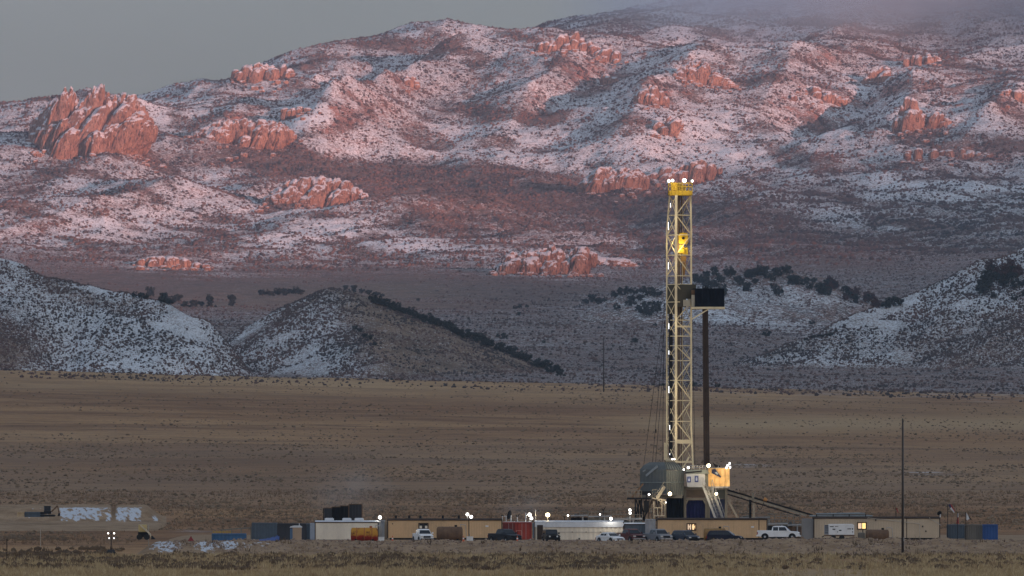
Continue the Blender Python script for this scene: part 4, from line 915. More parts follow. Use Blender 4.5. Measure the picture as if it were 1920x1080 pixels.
    for sx in c['wx_']:
        for s_ in (-1, 1):
            a = MB(); rr = c['r']; y = s_*(hw+.012)
            pts = [(sx+math.cos(t_)*(rr+.10), rr+math.sin(t_)*(rr+.10)) for t_ in np.linspace(-.15, PI+.15, 14)]
            a.prism(pts, y-.02 if s_ > 0 else y+.02, y, 'y'); a.build('wheel_arch', BLACK, r)
            o = empty('wheel'); o.parent = r; o.location = (sx, s_*(hw-.06), rr)
            t_ = MB(); t_.lathe([(rr*.6,-.12),(rr*.93,-.125),(rr,-.08),(rr,.08),(rr*.93,.125),(rr*.6,.12)], (0,0,0), 20, 'y'); t_.build('tyre', RUB, o)
            q = MB(); q.lathe([(.02,-.135*1),(rr*.2,-.14),(rr*.58,-.10),(rr*.62,0),(rr*.58,.10),(rr*.2,.14),(.02,.135)], (0,0,0), 10, 'y'); q.build('rim', RIM, o)
    fx = max(a for a, _ in low)
    zt = 1.0 if kind != 'sedan' else .68; zt = .86 if kind == 'suv' else zt
    gr = MB(); gr.box(fx-.06, fx+.025, -hw*.5, hw*.5, zt-.28, zt-.02); gr.build('grille', BLACK, r)
    if kind == 'jeep':
        pass
    for s_ in (-1, 1):
        h = MB()
        if kind == 'jeep': h.lathe([(.02,.02),(.11,.02),(.12,0)], (fx+.01, s_*.52, zt-.1), 12, 'x')
        else: h.box(fx-.14, fx+.03, s_*hw*.55 if s_ > 0 else -hw*.9, s_*hw*.9 if s_ > 0 else -hw*.55, zt-.17, zt-.0)
        h.build('headlight', lights, r)
        m_ = MB(); mx_ = cab[-1][0]-.35; m_.box(mx_-.07, mx_+.07, s_*(hw+.02) if s_ > 0 else -hw-.22, s_*(hw+.22) if s_ > 0 else -hw-.02, zb+.04, zb+.26); m_.build('mirror', m if kind != 'jeep' else BLACK, r)
        tl = MB(); rx_ = min(a for a, _ in low); tl.box(rx_-.02, rx_+.1, s_*hw*.78 if s_ > 0 else -hw*.93, s_*hw*.93 if s_ > 0 else -hw*.78, zt-.25, zt+.08); tl.build('tail_light', TAILR, r)
    bp = MB(); bp.box(fx-.02, fx+.12, -hw*.92, hw*.92, .42 if kind != 'sedan' else .3, .64 if kind != 'sedan' else .48); bp.build('front_bumper', trim, r, bevel=.03)
    rx_ = min(a for a, _ in low); bp = MB(); bp.box(rx_-.12, rx_+.02, -hw*.9, hw*.9, .45 if kind != 'sedan' else .32, .64 if kind != 'sedan' else .5); bp.build('rear_bumper', trim, r, bevel=.03)
    if kind == 'pickup':
        for s_ in (-1, 1):
            q = MB(); q.box(-.7, 1.2, s_*(hw-.06)-.07, s_*(hw-.06)+.07, .34, .40); q.build('side_step', BLACK, r)
    if kind == 'jeep':
        q = MB(); q.lathe([(.12,-.14),(.4,-.13),(.41,.1),(.15,.13)], (-2.25,0,1.0), 18, 'x'); q.build('spare_wheel', RUB, r)
    return r
def two_tone():
    m, n, l, bs, noise, rng, mix, math_, attr, tc = nodes_mat('yellow_red_tank'); bs.inputs['Roughness'].default_value = .6
    s = n.new('ShaderNodeSeparateXYZ'); l(tc.outputs['Object'], s.inputs[0])
    h = math_('ADD', s.outputs[2], math_('MULTIPLY', noise(.8, 5, .65), 1.1))
    c = mix(rng(h, 1.35, 1.62), (.30,.028,.018), (.50,.24,.035)); c = mix(rng(noise(.9, 6, .7, off=(4,4,4)), .52, .66), c, (.13,.035,.02))
    l(c, bs.inputs['Base Color']); return m
def cpaint(k, c): return paint(k, c, var=.04, rough=.4, spec=.22, scale=1.5, dirt=tuple(x*.55+.04 for x in c), dirt_amt=.35)
# ------------------------------------------------------------------ trailers, containers and tanks, left to right
G_WIN = glow('lit_window', (1,.60,.20), .95); G_WIN2 = glow('curtain_lit_window', (1,.62,.28), .5)
container('bright blue open container at the left end of the camp, behind the snowy berm', 397, 461, 1001, 1013.5, 985, BLUE, D=2.4, group=None, pitch=.5)
def barrier(label, x0, x1, y0, y1, Y, m):
    s = Y/F; r = empty('barrier_fence', (wx(x0, Y), Y, gz(wx(x0, Y), Y))); tag(r, label, 'fence'); n = max(2, int((x1-x0)*s/.45)); h = wz(y0, Y)
    for i in range(n+1): b = MB(); b.cbox((i*(x1-x0)*s/n, 0, h/2), (.16, .1, h)); b.build('post', m, r)
    b = MB(); b.box(0, (x1-x0)*s, -.02, .06, h-.25, h-.1); b.box(0, (x1-x0)*s, -.02, .06, h*.4, h*.4+.12); b.build('rail', m, r); return r
barrier('low yellow slatted barrier standing behind the bright blue container', 400, 432, 995, 1008, 1002, paint('faded_yellow', (.42,.27,.07)))
r = empty('loading_ramp', (wx(412, 1006), 1006, 0)); tag(r, 'long thin grey ramp beam rising to the right over the yellow barrier', 'ramp')
b = MB(); L_ = 62*1006/F; h0, h1 = wz(994, 1006), wz(989, 1006); b.bar((0,0,h0), (L_,0,h1), .5, .16); b.build('deck', BEAM, r)
for q in (.05, .35, .65, .95): b = MB(); b.cbox((L_*q, 0, (h0+(h1-h0)*q)/2), (.14,.3,h0+(h1-h0)*q)); b.build('leg', BEAM, r)
container('grey blue corrugated container left of the charcoal one', 472, 519, 981, 1013, 1003, BLUEG, pitch=.42)
container('charcoal box container behind the portable toilet', 520, 574, 982, 1012.5, 998, DARKC, pitch=2.)
container('narrow grey container end against the left side of the cream cabin', 574, 590, 982, 1012, 1004, BLUEG, pitch=.6)
r = empty('tarp_bundle', (wx(505, 986), 986, 0)); tag(r, 'blue tarp thrown over a low heap in front of the grey blue container', 'tarp')
bm_ = MB(); L_ = 38*986/F
for i in range(14):
    t_ = i/14; a = -L_/2+t_*L_; h = .18+.55*t_**1.4*(1-.2*math.sin(i*2)); bm_.quad((a,-.9,.02),(a+L_/14,-.9,.02),(a+L_/14,0,h+.04),(a,0,h)); bm_.quad((a,0,h),(a+L_/14,0,h+.04),(a+L_/14,1.1,.02),(a,1.1,.02))
bm_.build('cover', paint('blue_tarp', (.06,.10,.26), var=.3, scale=2), r)
# portable toilet
r = empty('portable_toilet', (wx(556.5, 985), 985.6, 0)); tag(r, 'portable toilet with tan side, blue door and rounded white roof', 'portable toilet')
b = MB(); b.box(-.55,.6,-.6,.6,.05,1.75); b.build('cabin', paint('toilet_tan', (.42,.30,.20), var=.08), r)
b = MB(); b.box(-.62,-.551,-.5,.5,.15,1.65); b.box(-.9,-.62,-.45,.5,.1,1.6); b.build('door', paint('toilet_blue', (.09,.16,.26), var=.1), r)
b = MB(); b.prism([(-.95,1.75),(-.85,1.9),(-.4,2.02),(.45,2.02),(.66,1.88),(.68,1.75)], -.66, .66, 'y'); b.build('roof', ROOFW, r)
b = MB(); b.tube((.3,.3,2.0),(.3,.3,2.3),.05); b.build('vent_pipe', WHITE, r)
r, fx, fz, D, H = trailer('plain cream flat walled cabin with three white roof vents, left of the tan trailers', 591, 709, 978, 1012.5, 998, CREAM, pitch=6, dep=.004, kind='cream_cabin', group=None, roofm=ROOFW, skirt=.05)
for px in (614, 647, 670): ac_unit(r, fx(px)+.2, 0, H+.1, ROOFW)
b = MB(); b.box(fx(592)-.75, fx(592)-.09, -D/2-.01, D/2, .05, H-.2); b.build('end_wall', paint('pale_blue_end', (.30,.34,.40), var=.08), r)
tank('rusty orange and red horizontal tank in front of the cream cabin', 659, 707, 989.5, 1014, 984, two_tone(), m2=paint('tank_ochre', (.34,.10,.03)), group='horizontal fuel tanks')
container('narrow pale grey steel cabin between the cream cabin and the first tan trailer', 709, 722, 976, 1010, 1004, paint('pale_grey_steel', (.33,.34,.36), var=.12), pitch=.5, kind='steel_cabin', cat='cabin')
r, fx, fz, D, H = trailer('long tan trailer with a dark two pane window, behind the white front facing pickup', 727, 941, 974, 1012.5, 1000, TAN, seams=(879,))
window(r, fx(794), fz(986.5), 19*1000/F, 12*1000/F, -D/2, [GLASS, GLASS])
for px in (789, 799):
    b = MB(); b.box(fx(px)-.16, fx(px)+.16, -D/2-.075, -D/2-.062, fz(986.5)-.30, fz(986.5)+.05); b.build('curtain', CREAM, r)
b = MB(); b.box(fx(727)-.05-.38, fx(727)-.07, -D/2+.1, D/2, .1, H-.2); b.build('end_wall', paint('brown_end', (.17,.14,.105), var=.1), r)
b = MB(); b.box(fx(913)-.2, fx(913)+.2, -D/2-.04, -D/2-.021, fz(986.5)-.1, fz(986.5)+.1); b.build('placard', WHITE, r)
b = MB(); b.box(fx(736)-.06, fx(736)+.06, -D/2-.07, -D/2-.021, fz(982)-.07, fz(982)+.07); b.build('porch_lamp', BLACK, r)
for px in (742, 767, 788, 830, 860): b = MB(); b.tube((fx(px),.3,H+.05),(fx(px),.3,H+.45),.16, n=8); b.tube((fx(px),.3,H+.45),(fx(px),.3,H+.55),.25,.05, n=8); b.build('roof_vent', BLACK, r)
tank('dull brown horizontal tank between the white pickup and the small white crate', 820, 866, 987.5, 1012.5, 987, RUST)
b = MB()
r = empty('water_crate', (wx(881, 981), 981, 0)); tag(r, 'small white plastic crate on the ground right of the brown tank', 'crate')
b.box(-.42,.42,-.4,.4,.05,.55); b.build('bin', WHITE, r, bevel=.04); b = MB(); b.box(-.46,.46,-.44,.44,.55,.62); b.build('rim', WHITE, r); b = MB(); b.tube((-.1,0,.62),(-.05,0,1.0),.1,.04); b.build('spout', BEAM, r)
r = empty('water_crate', (wx(715, 980), 980, 0)); tag(r, 'white crate on the ground beside the right end of the orange tank', 'crate')
b = MB(); b.box(-.38,.38,-.4,.4,.03,.50); b.build('bin', WHITE, r, bevel=.04); b = MB(); b.box(-.42,.42,-.44,.44,.50,.57); b.build('rim', WHITE, r)
def cone(px, label):
    Y = 978; r = empty('traffic_cone', (wx(px, Y), Y, 0)); tag(r, label, 'traffic cone', 'orange traffic cones along the pad edge')
    b = MB(); b.box(-.2,.2,-.2,.2,0,.04); b.build('base', ORANGE, r); b = MB(); b.lathe([(.15,.04),(.09,.4),(.03,.75)], (0,0,0), 12); b.build('body', ORANGE, r); b = MB(); b.lathe([(.115,.3),(.085,.48)], (0,0,0), 12); b.build('stripe', WHITE, r)
cone(736, 'traffic cone in front of the left end of the first tan trailer'); cone(869, 'traffic cone at the right end of the dull brown tank'); cone(970, 'traffic cone between the black pickup and the red container')
# satellite dish things on the red container
r = container('bright red container with dish and mast poles on its roof', 943, 997, 979, 1013, 1001, RED, pitch=.34, roof=ROOFW, door=True)
s_ = 1001/F
bb = MB(); bb.box(-27*s_-.01, -4*s_, -1.245, -1.202, .15, 2.3); bb.build('side_panel', REDD, r)
bb = MB()
xx = 1.0*s_; fr_ = MB(); xq, zq = 1*s_+.15, .95
for q in ((xq-.35,xq+.35,zq+.32,zq+.38),(xq-.35,xq+.35,zq-.38,zq-.32),(xq-.35,xq-.29,zq-.32,zq+.32),(xq+.29,xq+.35,zq-.32,zq+.32)): fr_.box(q[0],q[1],-1.30,-1.26,q[2],q[3])
fr_.build('placard_frame', paint('pale_red', (.55,.25,.2)), r)
H = 34*s_
def dish(label, px, py, Y, rr, zbase, m=BLACK, yaw=-35, tilt=30, group='satellite dishes'):
    x = wx(px, Y); z = wz(py, Y); r = empty('satellite_dish', (x, Y, zbase)); tag(r, label, 'satellite dish', group)
    b = MB(); b.tube((0,0,0), (0,0,z-zbase), .06); b.build('stand', WHITE, r)
    b = MB(); b.lathe([(.03,0),(rr*.5,.06),(rr*.85,.17),(rr,.26),(rr*.98,.28),(rr*.5,.10),(.03,.04)], (0,0,0), 22, 'y'); o = b.build('reflector', m, r); o.location = (0,-.05,z-zbase); o.rotation_euler = (math.radians(tilt),0,math.radians(yaw))
    b = MB(); b.tube((0,0,0),(.25*rr,.75*rr,.2*rr),.025); b.tube((.25*rr,.75*rr,.2*rr),(.25*rr,.85*rr,.2*rr),.07); o = b.build('feed_arm', STEEL, r); o.location = (0,-.05,z-zbase); o.rotation_euler = (math.radians(tilt),0,math.radians(yaw)); return r
dish('large dark satellite dish tilted on the roof of the red container', 958, 966, 1002, .62, H, yaw=65, tilt=12)
dish('small round dish with a black face on the right corner of the last beige trailer', 1763, 964, 1003, .34, 3.0, yaw=30)
def mastpole(label, px, py, Y, base, top='knob', m=WHITE, name='antenna_pole', cat='antenna', group='white poles around the dish'):
    x = wx(px, Y); h = wz(py, Y)-base; r = empty(name, (x, Y, base)); tag(r, label, cat, group)
    b = MB(); b.tube((0,0,0),(0,0,h),.05); b.build('pole', m, r)
    b = MB()
    if top == 'knob': b.cbox((0,0,h+.05),(.34,.12,.14))
    elif top == 'vee': b.tube((0,0,h-.1),(.3,0,h+.35),.05); b.tube((0,0,h-.1),(-.22,0,h+.2),.05)
    elif top == 'tee': b.tube((-.3,0,h),(.3,0,h),.05)
    else: b.cbox((0,0,h+.06),(.1,.1,.14))
    b.build('antenna', BLACK if top in ('knob','vee') else m, r); return r
mastpole('white pole with a black head at the left corner of the red container roof', 942, 967, 1002, H, 'knob'); mastpole('white cross armed pole just left of the large dark dish', 949, 968, 1002, H, 'tee'); mastpole('forked pole carrying a black box right of the large dark dish', 970, 968, 1002, H, 'vee')
mastpole('plain white pole standing at the right end of the red container', 986, 963, 1003, H, 'x'); mastpole('tallest thin grey pole, between the white lamps and the large warm lamp', 1004, 958, 1006, 0, 'x', STEEL)
# long cream container block
r, fx, fz, D, H = trailer('long cream panelled block with snowy roof and dark doorway, behind the black off-road vehicle', 1003, 1169, 978, 1013, 1001, CREAM, kind='panelled_block', group=None, pitch=.62, dep=.05, roofm=ROOFW, skirt=.05)
b = MB(); b.prism([(fx(1003),H-.75),(fx(1167),H-.75),(fx(1170),H-.4),(fx(1168),H-.05),(fx(1003),H-.05)], -D/2-.10, -D/2-.052, 'y'); b.build('fascia', ROOFW, r)
b = MB(); b.box(fx(1007), fx(1018), -D/2-.13, -D/2-.04, .1, 2.05); b.build('doorway', TRIM, r)
b = MB(); b.box(fx(1003)-.3, fx(1003)-.09, -D/2-.02, D/2, .05, H-.2); b.build('end_wall', BLUEG, r)
for px in (1073, 1099, 1126): b = MB(); b.cbox((fx(px), -D/2-.07, 1.1), (.16,.05,.1)); b.build('latch', BLACK, r)
b = MB(); b.box(fx(1018), fx(1168), -D/2-.075, -D/2-.052, 1.06, 1.10); b.build('joint', paint('seam_grey', (.3,.27,.23)), r)
b = MB(); b.cbox((fx(1086), -D/2-.09, .2), (.2,.06,.2)); b.build('vent', BLACK, r)
r, fx, fz, D, H = trailer('low grey blue trailer with a flat pale roof, behind the red pickup', 1170, 1212, 982, 1012, 1012, BLUEG, kind='grey_trailer', group=None, pitch=.5, dep=.04, roofm=ROOFW)
container('pale grey steel container seen end on, left of the second tan trailer', 1210, 1229, 974, 1012, 1010, paint('pale_grey_steel', (.33,.34,.36)), pitch=.5)
r, fx, fz, D, H = trailer('long tan trailer with a glowing two pane window, behind the dark parked vehicles', 1232, 1438, 973, 1012.5, 1000, TAN, seams=(1423,))
window(r, fx(1296.5), fz(988), 18*1000/F, 14*1000/F, -D/2, [G_WIN2, G_WIN])
for (dx, sg_) in ((-.28,-1),(.05,1),(.42,-1)):
    b = MB(); X0_ = fx(1296.5)+dx; b.prism([(X0_-.1,fz(988)-.4),(X0_+.1,fz(988)-.4),(X0_+.02*sg_,fz(988)+.05),(X0_+.12,fz(988)+.4),(X0_-.1,fz(988)+.4),(X0_-.03,fz(988))], -D/2-.05, -D/2-.035, 'y'); b.build('curtain', paint('curtain_brown', (.2,.1,.05)), r)
b = MB(); b.box(fx(1411)-.2, fx(1411)+.2, -D/2-.04, -D/2-.021, fz(988)-.1, fz(988)+.1); b.build('placard', WHITE, r)
tank('yellow brown tank half hidden behind the black suv', 1321, 1360, 990.5, 1012, 993, paint('ochre_tank', (.28,.16,.05), var=.3, dirt=(.12,.06,.03), dirt_amt=.6))
r, fx, fz, D, H = trailer('beige trailer with a bright yellow window, right of the rig behind the utility pole', 1526, 1762, 970.5, 1012.5, 1000, TAN2, seams=(1700,))
window(r, fx(1616), fz(986), 18*1000/F, 14*1000/F, -D/2, [G_WIN2, glow('bright_window', (1,.66,.12), 1.15)])
b = MB(); b.box(fx(1505), fx(1526)-.08, -D/2+.3, D/2, .05, H-.15); b.build('end_wall', TANE, r)
b = MB()
for (p, q) in (((1627,971),(1724,982)),((1724,982),(1725,1012)),((1627,971),(1627,980)),((1743,972),(1765,985)),((1743,972),(1743,970))): b.tube((fx(p[0]),-D/2-.12,fz(p[1])),(fx(q[0]),-D/2-.12,fz(q[1])),.035)
b.build('conduit', paint('pale_conduit', (.5,.45,.38)), r)
for (px, py) in ((1642,975),(1730,987),(1736,996)): b = MB(); b.cbox((fx(px),-D/2-.06,fz(py)),(.16,.1,.2)); b.build('wall_box', BLACK, r)
# generator trailer
r = empty('generator_trailer', (wx(1575, 984), 984, .35)); tag(r, 'white towable generator with vents and dark wheels, before the beige trailer', 'generator'); s = 984/F; K = lambda p: (p-1575)*s
b = MB(); b.prism([(K(1553),.45),(K(1601),.45),(K(1601),1.75),(K(1598),1.88),(K(1555),1.88),(K(1553),1.8)], -.9, .9, 'y'); b.build('canopy', WHITE, r, bevel=.04)
b = MB(); b.box(K(1546),K(1553)-.02,-.8,.8,.5,1.75); b.build('radiator_end', paint('grey_vent', (.22,.24,.27)), r)
b = MB()
for z in (.7,.95,1.2,1.45,1.65): b.box(K(1546)+.03,K(1553)-.06,-.83,-.79,z,z+.07)
b.build('louvre', BLACK, r)
for (px, z, w_, h_) in ((1559,1.55,.5,.1),(1568,1.58,.4,.08),(1563,1.2,.35,.14),(1575,1.05,.3,.14),(1570,.85,.12,.1),(1592,1.25,.5,.10),(1598,1.25,.12,.2),(1598,.85,.12,.14)):
    b = MB(); b.cbox((K(px),-.915,z),(w_,.02,h_)); b.build('access_plate', BLACK if px != 1568 else BEAM, r)
b = MB(); b.box(K(1546),K(1602),-.85,.85,.28,.44); b.build('chassis', RUST, r)
for px in (1562, 1578):
    b = MB(); b.lathe([(.1,-.12),(.33,-.12),(.36,0),(.33,.12),(.1,.12)], (K(px),-.85,.1), 18, 'y'); b.build('wheel', RUB, r)
b = MB(); b.tube((K(1546),0,.36),(K(1541),0,.15),.06); b.tube((K(1600),-.5,.3),(K(1600),-.5,-.35),.05); b.build('drawbar', BLACK, r)
tank('dark brown tank with a black left end, right of the white generator', 1625, 1666, 993, 1013, 985, RUST)
b = MB(); r = empty('pump_box', (wx(1615, 986), 986, .0)); tag(r, 'grey pump box between the white generator and the dark brown tank', 'pump')
b.box(-.45,.45,-.4,.4,.2,1.1); b.build('casing', GREYC, r, bevel=.08); b = MB(); b.box(-.5,.5,-.45,.45,.05,.19); b.build('skid', BLACK, r); b = MB(); b.tube((.2,0,1.1),(.2,0,1.45),.06); b.build('exhaust', BLACK, r)
container('dark grey container behind the flagpoles', 1777, 1811, 984, 1010, 1006, BLUEG, pitch=.4, group='containers at the right end')
container('tan grey ribbed container next to the blue one', 1810.5, 1842, 984, 1013, 1001, GREYC, pitch=.3, group='containers at the right end')
container('royal blue ribbed container at the right end of the row', 1842.5, 1871, 984, 1012.5, 1000, paint('royal_blue', (.03,.085,.25), var=.12, scale=.6), pitch=.36, group='containers at the right end')
# dark frac tanks, back left
for i, (x0, x1, tp, lb) in enumerate([(608,622,953,'lowest and leftmost of the dark upright tanks behind the cream cabin'),(623,637,951,'second dark upright tank from the left behind the cream cabin'),(638,653,949,'third dark upright tank, tinged brown, behind the cream cabin'),(655,678,946,'widest and tallest dark upright tank, right end of the row behind the cream cabin')]):
    Y = 1032+i*1.2; s = Y/F; r = empty('upright_tank', (wx((x0+x1)/2, Y), Y, 0)); tag(r, lb, 'tank', 'dark upright tanks'); h = wz(tp, Y); w_ = (x1-x0)*s
    b = MB(); b.prism(corr(w_, w_*1.1, .45, .07), .1, h, 'z'); b.build('shell', [DARKC, BLACK, RUST if False else BLACK, DARKC][i], r)
    b = MB(); b.box(-w_/2-.06, w_/2+.06, -w_*.55-.06, w_*.55+.06, h, h+.10); b.build('top_rim', RUST, r)
    b = MB()
    for a in (-w_/2-.08, w_/2+.08): b.bar((a, -w_*.55-.05, 0), (a, -w_*.55-.05, h), .12, .12)
    b.build('ladder_rail', RUST if i > 1 else BLACK, r)
# ------------------------------------------------------------------ vehicles
C = cpaint
car('pickup', 'white pickup facing the camera in front of the first tan trailer', 793, 984, -78, C('white_car', (.84,.84,.83)), BLACK)
car('pickup', 'black pickup with a dark bed, parked before the red container', 946, 984, -58, C('black_car', (.018,.022,.030)), BLACK, lights=GLASS)
car('jeep', 'black boxy off-road vehicle facing the camera before the cream panelled block', 1033, 983.5, -80, C('black_car2', (.012,.014,.014)), BLACK)
car('sedan', 'small white sedan at the right end of the cream panelled block', 1144, 982, -57, C('white_car', (.7,.7,.7)), C('white_car', (.7,.7,.7)))
car('pickup', 'dark red pickup partly behind the white sedan', 1182, 987, -66, C('red_car', (.10,.018,.020)), CHROME)
car('pickup', 'silver grey crew cab pickup right of the dark red one', 1233, 984.5, -66, C('silver_car', (.22,.23,.25)), CHROME)
car('suv', 'slate blue suv under the glowing window', 1285, 983, -60, C('slate_car', (.055,.068,.095)), BLACK)
r = car('suv', 'black estate suv seen from the side with silver wheels', 1359, 981.5, -12, C('night_car', (.012,.013,.030)), BLACK, lights=RIM)
car('pickup', 'long white crew cab pickup in side view, left of the beige trailer', 1460, 988, -6, C('white_car', (.7,.7,.7)), C('white_car', (.7,.7,.7)), z=.12)
# small left side things
def skid_loader():
    Y = 966; x = wx(268, Y); r = empty('skid_loader', (x, Y, gz(x, Y)+.35)); tag(r, 'small yellow cabbed loader beside the snowy end of the berm', 'loader')
    b = MB(); b.box(-.55,.5,-.6,.6,1.0,1.95); b.build('cab', paint('pale_yellow', (.55,.42,.18)), r, bevel=.05)
    b = MB(); b.box(-.6,.7,-.7,.7,.35,.99); b.build('chassis', BLACK, r)
    for a in (-.45,.5):
        for s_ in (-1,1): q = MB(); q.lathe([(.1,-.12),(.34,-.12),(.36,.12),(.1,.12)], (a, s_*.72, .34), 16, 'y'); q.build('wheel', RUB, r)
    b = MB(); b.bar((-.3,-.72,1.9),(1.0,-.72,.7),.1,.2); b.bar((1.0,-.72,.7),(1.15,-.72,.2),.1,.15); b.build('lift_arm', paint('pale_cream', (.6,.52,.38)), r)
    b = MB(); b.prism([(1.1,.05),(1.6,.05),(1.55,.15),(1.2,.5),(1.1,.5)], -.8,.8,'y'); b.build('bucket', BLACK, r)
skid_loader()
def light_tower():
    Y = 955; x = wx(208.5, Y); g = gz(x, Y); r = empty('light_tower', (x, Y, g)); tag(r, 'mobile light tower with four small lamps, standing alone in the grass at left', 'light tower'); H = wz(1000, Y)-g
    b = MB(); b.box(-.45,.45,-.3,.3,.25,.75); b.build('engine_box', DARKC, r)
    b = MB(); b.tube((0,0,.7),(0,0,H+.3),.06,.04); b.build('mast', BLACK, r); b = MB(); b.tube((-.45,0,H),(.45,0,H),.03); b.tube((-.4,0,H-.62),(.4,0,H-.62),.03); b.build('crossbar', BLACK, r)
    for (a, z, g_) in ((-.38,0,G_W),(.38,0,G_W),(-.26,-.62,G_DIM),(.36,-.62,G_DIM)):
        q = MB(); q.lathe([(.02,-.10),(.07,-.07),(.09,0),(.07,.08),(.04,.12)], (a,-.08,H+z), 12, 'y'); q.build('lamp', g_, r, smooth=True)
    for s_ in (-1,1): q = MB(); q.lathe([(.05,-.08),(.26,-.08),(.28,.08),(.05,.08)], (s_*.4,-.34,.26), 14, 'y'); q.build('wheel', RUB, r)
light_tower()
mastpole('thin pale stake standing beside the yellow loader', 278.5, 986, 968, -1.2, 'x', paint('stake', (.4,.36,.3)), 'marker_stake', 'stake', None)
mastpole('short stake in the dark grass left of the light tower', 76, 993, 1010, -1.0, 'x', paint('stake', (.4,.36,.3)), 'marker_stake', 'stake', None)
mastpole('dark post in the snow patch at the left border', 13, 1012, 925, -1.7, 'x', BLACK, 'fence_post', 'post', None)
r = empty('warning_sign', (wx(358, 965), 965, -.5)); tag(r, 'small red triangular warning sign on top of the snowy berm', 'sign')
b = MB(); b.tube((0,0,0),(0,0,.8),.04); b.build('post', BEAM, r); b = MB(); b.prism([(-.4,.7),(.4,.7),(0,1.35)], -.06,-.02,'y'); b.build('plate', paint('sign_red', (.25,.04,.04)), r)
# backhoe and trailer on the spoil heap bench
r = empty('excavator', (wx(92, 1118), 1118, wz(969.5, 1118))); r.scale = (.8, .8, .62); tag(r, 'dark cabbed excavator with a brown arm on the spoil heap bench', 'excavator')
b = MB(); b.box(-.95,.35,-.7,.7,.75,1.5); b.box(-1.6,-.9,-.8,.8,.7,1.25); b.build('house', BLACK, r, bevel=.05)
b = MB(); b.box(-.9,.3,-.65,.65,1.52,2.6); b.box(-1.0,.4,-.72,.72,2.6,2.7); b.build('cab', GLASS, r)
b = MB()
for a in (-.92,.28): b.box(a,a+.09,-.68,-.655,1.5,2.6)
b.build('cab_frame', BLUEG, r)
for s_ in (-1,1): b = MB(); b.prism([(-1.5,.1),(1.0,.1),(1.2,.35),(1.0,.6),(-1.5,.6),(-1.7,.35)], s_*.6-.2 if s_<0 else .5, s_*.6+.2 if s_>0 else -.4,'y'); b.build('track', RUB, r)
b = MB(); b.bar((.4,-.2,1.2),(1.6,-.2,2.75),.22,.3); b.build('boom', RUST, r); b = MB(); b.bar((1.6,-.2,2.75),(1.9,-.2,.9),.2,.26); b.build('stick', RUST, r); b = MB(); b.prism([(1.6,.2),(2.1,.3),(2.05,.95),(1.75,.9)], -.55,.15,'y'); b.build('bucket', BLACK, r)
container('dark low skip container left of the excavator on the spoil heap bench', 46, 82, 960.5, 969.5, 1120, BLUEG, pitch=.5, D=1.8)
container('small tan cube cabin at the left end of the spoil heap', 32, 45, 960, 969, 1119, paint('tan_cube', (.48,.36,.22)), pitch=3, D=1.3, kind='tool_box', cat='cabin')
# utility poles
def upole(label, px, py0, py1, Y, r0, arm=True):
    x = wx(px, Y); zb = wz(py1, Y); h = wz(py0, Y)-zb; r = empty('utility_pole', (x, Y, zb)); tag(r, label, 'utility pole', 'wooden utility poles')
    b = MB(); b.tube((0,0,-1.0),(0,0,h),r0,r0*.62,12); b.build('pole', WOOD, r, smooth=True)
    b = MB(); b.cbox((0,0,h+.06),(r0*.9,r0*.9,.14)); b.tube((r0*.6,0,h-.35),(r0*1.2,0,h-.1),.04); b.build('insulator', BEAM, r)
    if arm: b = MB(); b.cbox((r0*.9,-r0,1.3),(.12,.05,.5)); b.build('number_plate', STEEL, r); b = MB(); b.tube((r0*1.02,0,-.3),(r0*.7,0,h*.96),.022); b.build('ground_wire', STEEL, r)
    return r
upole('tall dark wooden pole in front of the beige trailer', 1692.5, 786, 1030, 961, .17)
upole('thin far pole on the edge of the plain left of the mast', 1132, 632, 729, 2440, .22, False)
# flags
FR = paint('flag_red', (.35,.04,.04)); FW = paint('flag_white', (.62,.62,.62)); FB = paint('flag_navy', (.03,.035,.09))
def flag(label, px, py0, Y, pts, ms, base=0, group='flags at the right end'):
    x = wx(px, Y); r = empty('flagpole', (x, Y, base)); tag(r, label, 'flag', group); h = wz(py0, Y)-base
    b = MB(); b.tube((0,0,0),(0,0,h),.045); b.build('pole', BLACK, r)
    for (P, m_) in zip(pts, ms):
        b = MB(); s = Y/F; Q = [((a-px)*s, (wz(c_, Y)-base)) for a, c_ in P]; n = len(Q)
        b.prism(Q, .06, .10, 'y'); b.build('cloth', m_, r)
flag('us flag drooping on the leftmost pole above the dark grey container', 1777, 945, 1000, [[(1778,946),(1782,945),(1784,951),(1781,953)],[(1782,945),(1785,947),(1788,953),(1784,951)],[(1781,953),(1784,951),(1790,959),(1789,962)],[(1784,951),(1788,953),(1791,958),(1790,960)]], [FB, FR, FW, FR])
flag('red flag hanging limp on the middle pole', 1795, 960, 1000, [[(1795,963),(1797,962),(1797,970),(1795,970)],[(1795,970),(1797,970),(1798,982),(1793,982)]], [FW, FR])
flag('white and black flag slanting down from the right pole', 1811, 960, 1000, [[(1812,961),(1815,966),(1818,972),(1814,976),(1812,974)],[(1815,966),(1818,969),(1823,976),(1818,973)]], [FW, BLACK])
flag('small red pennant above the roof of the beige trailer', 1680, 952, 1004, [[(1680,952),(1682,953),(1685,962),(1683,961)]], [FR], 3.0, None)
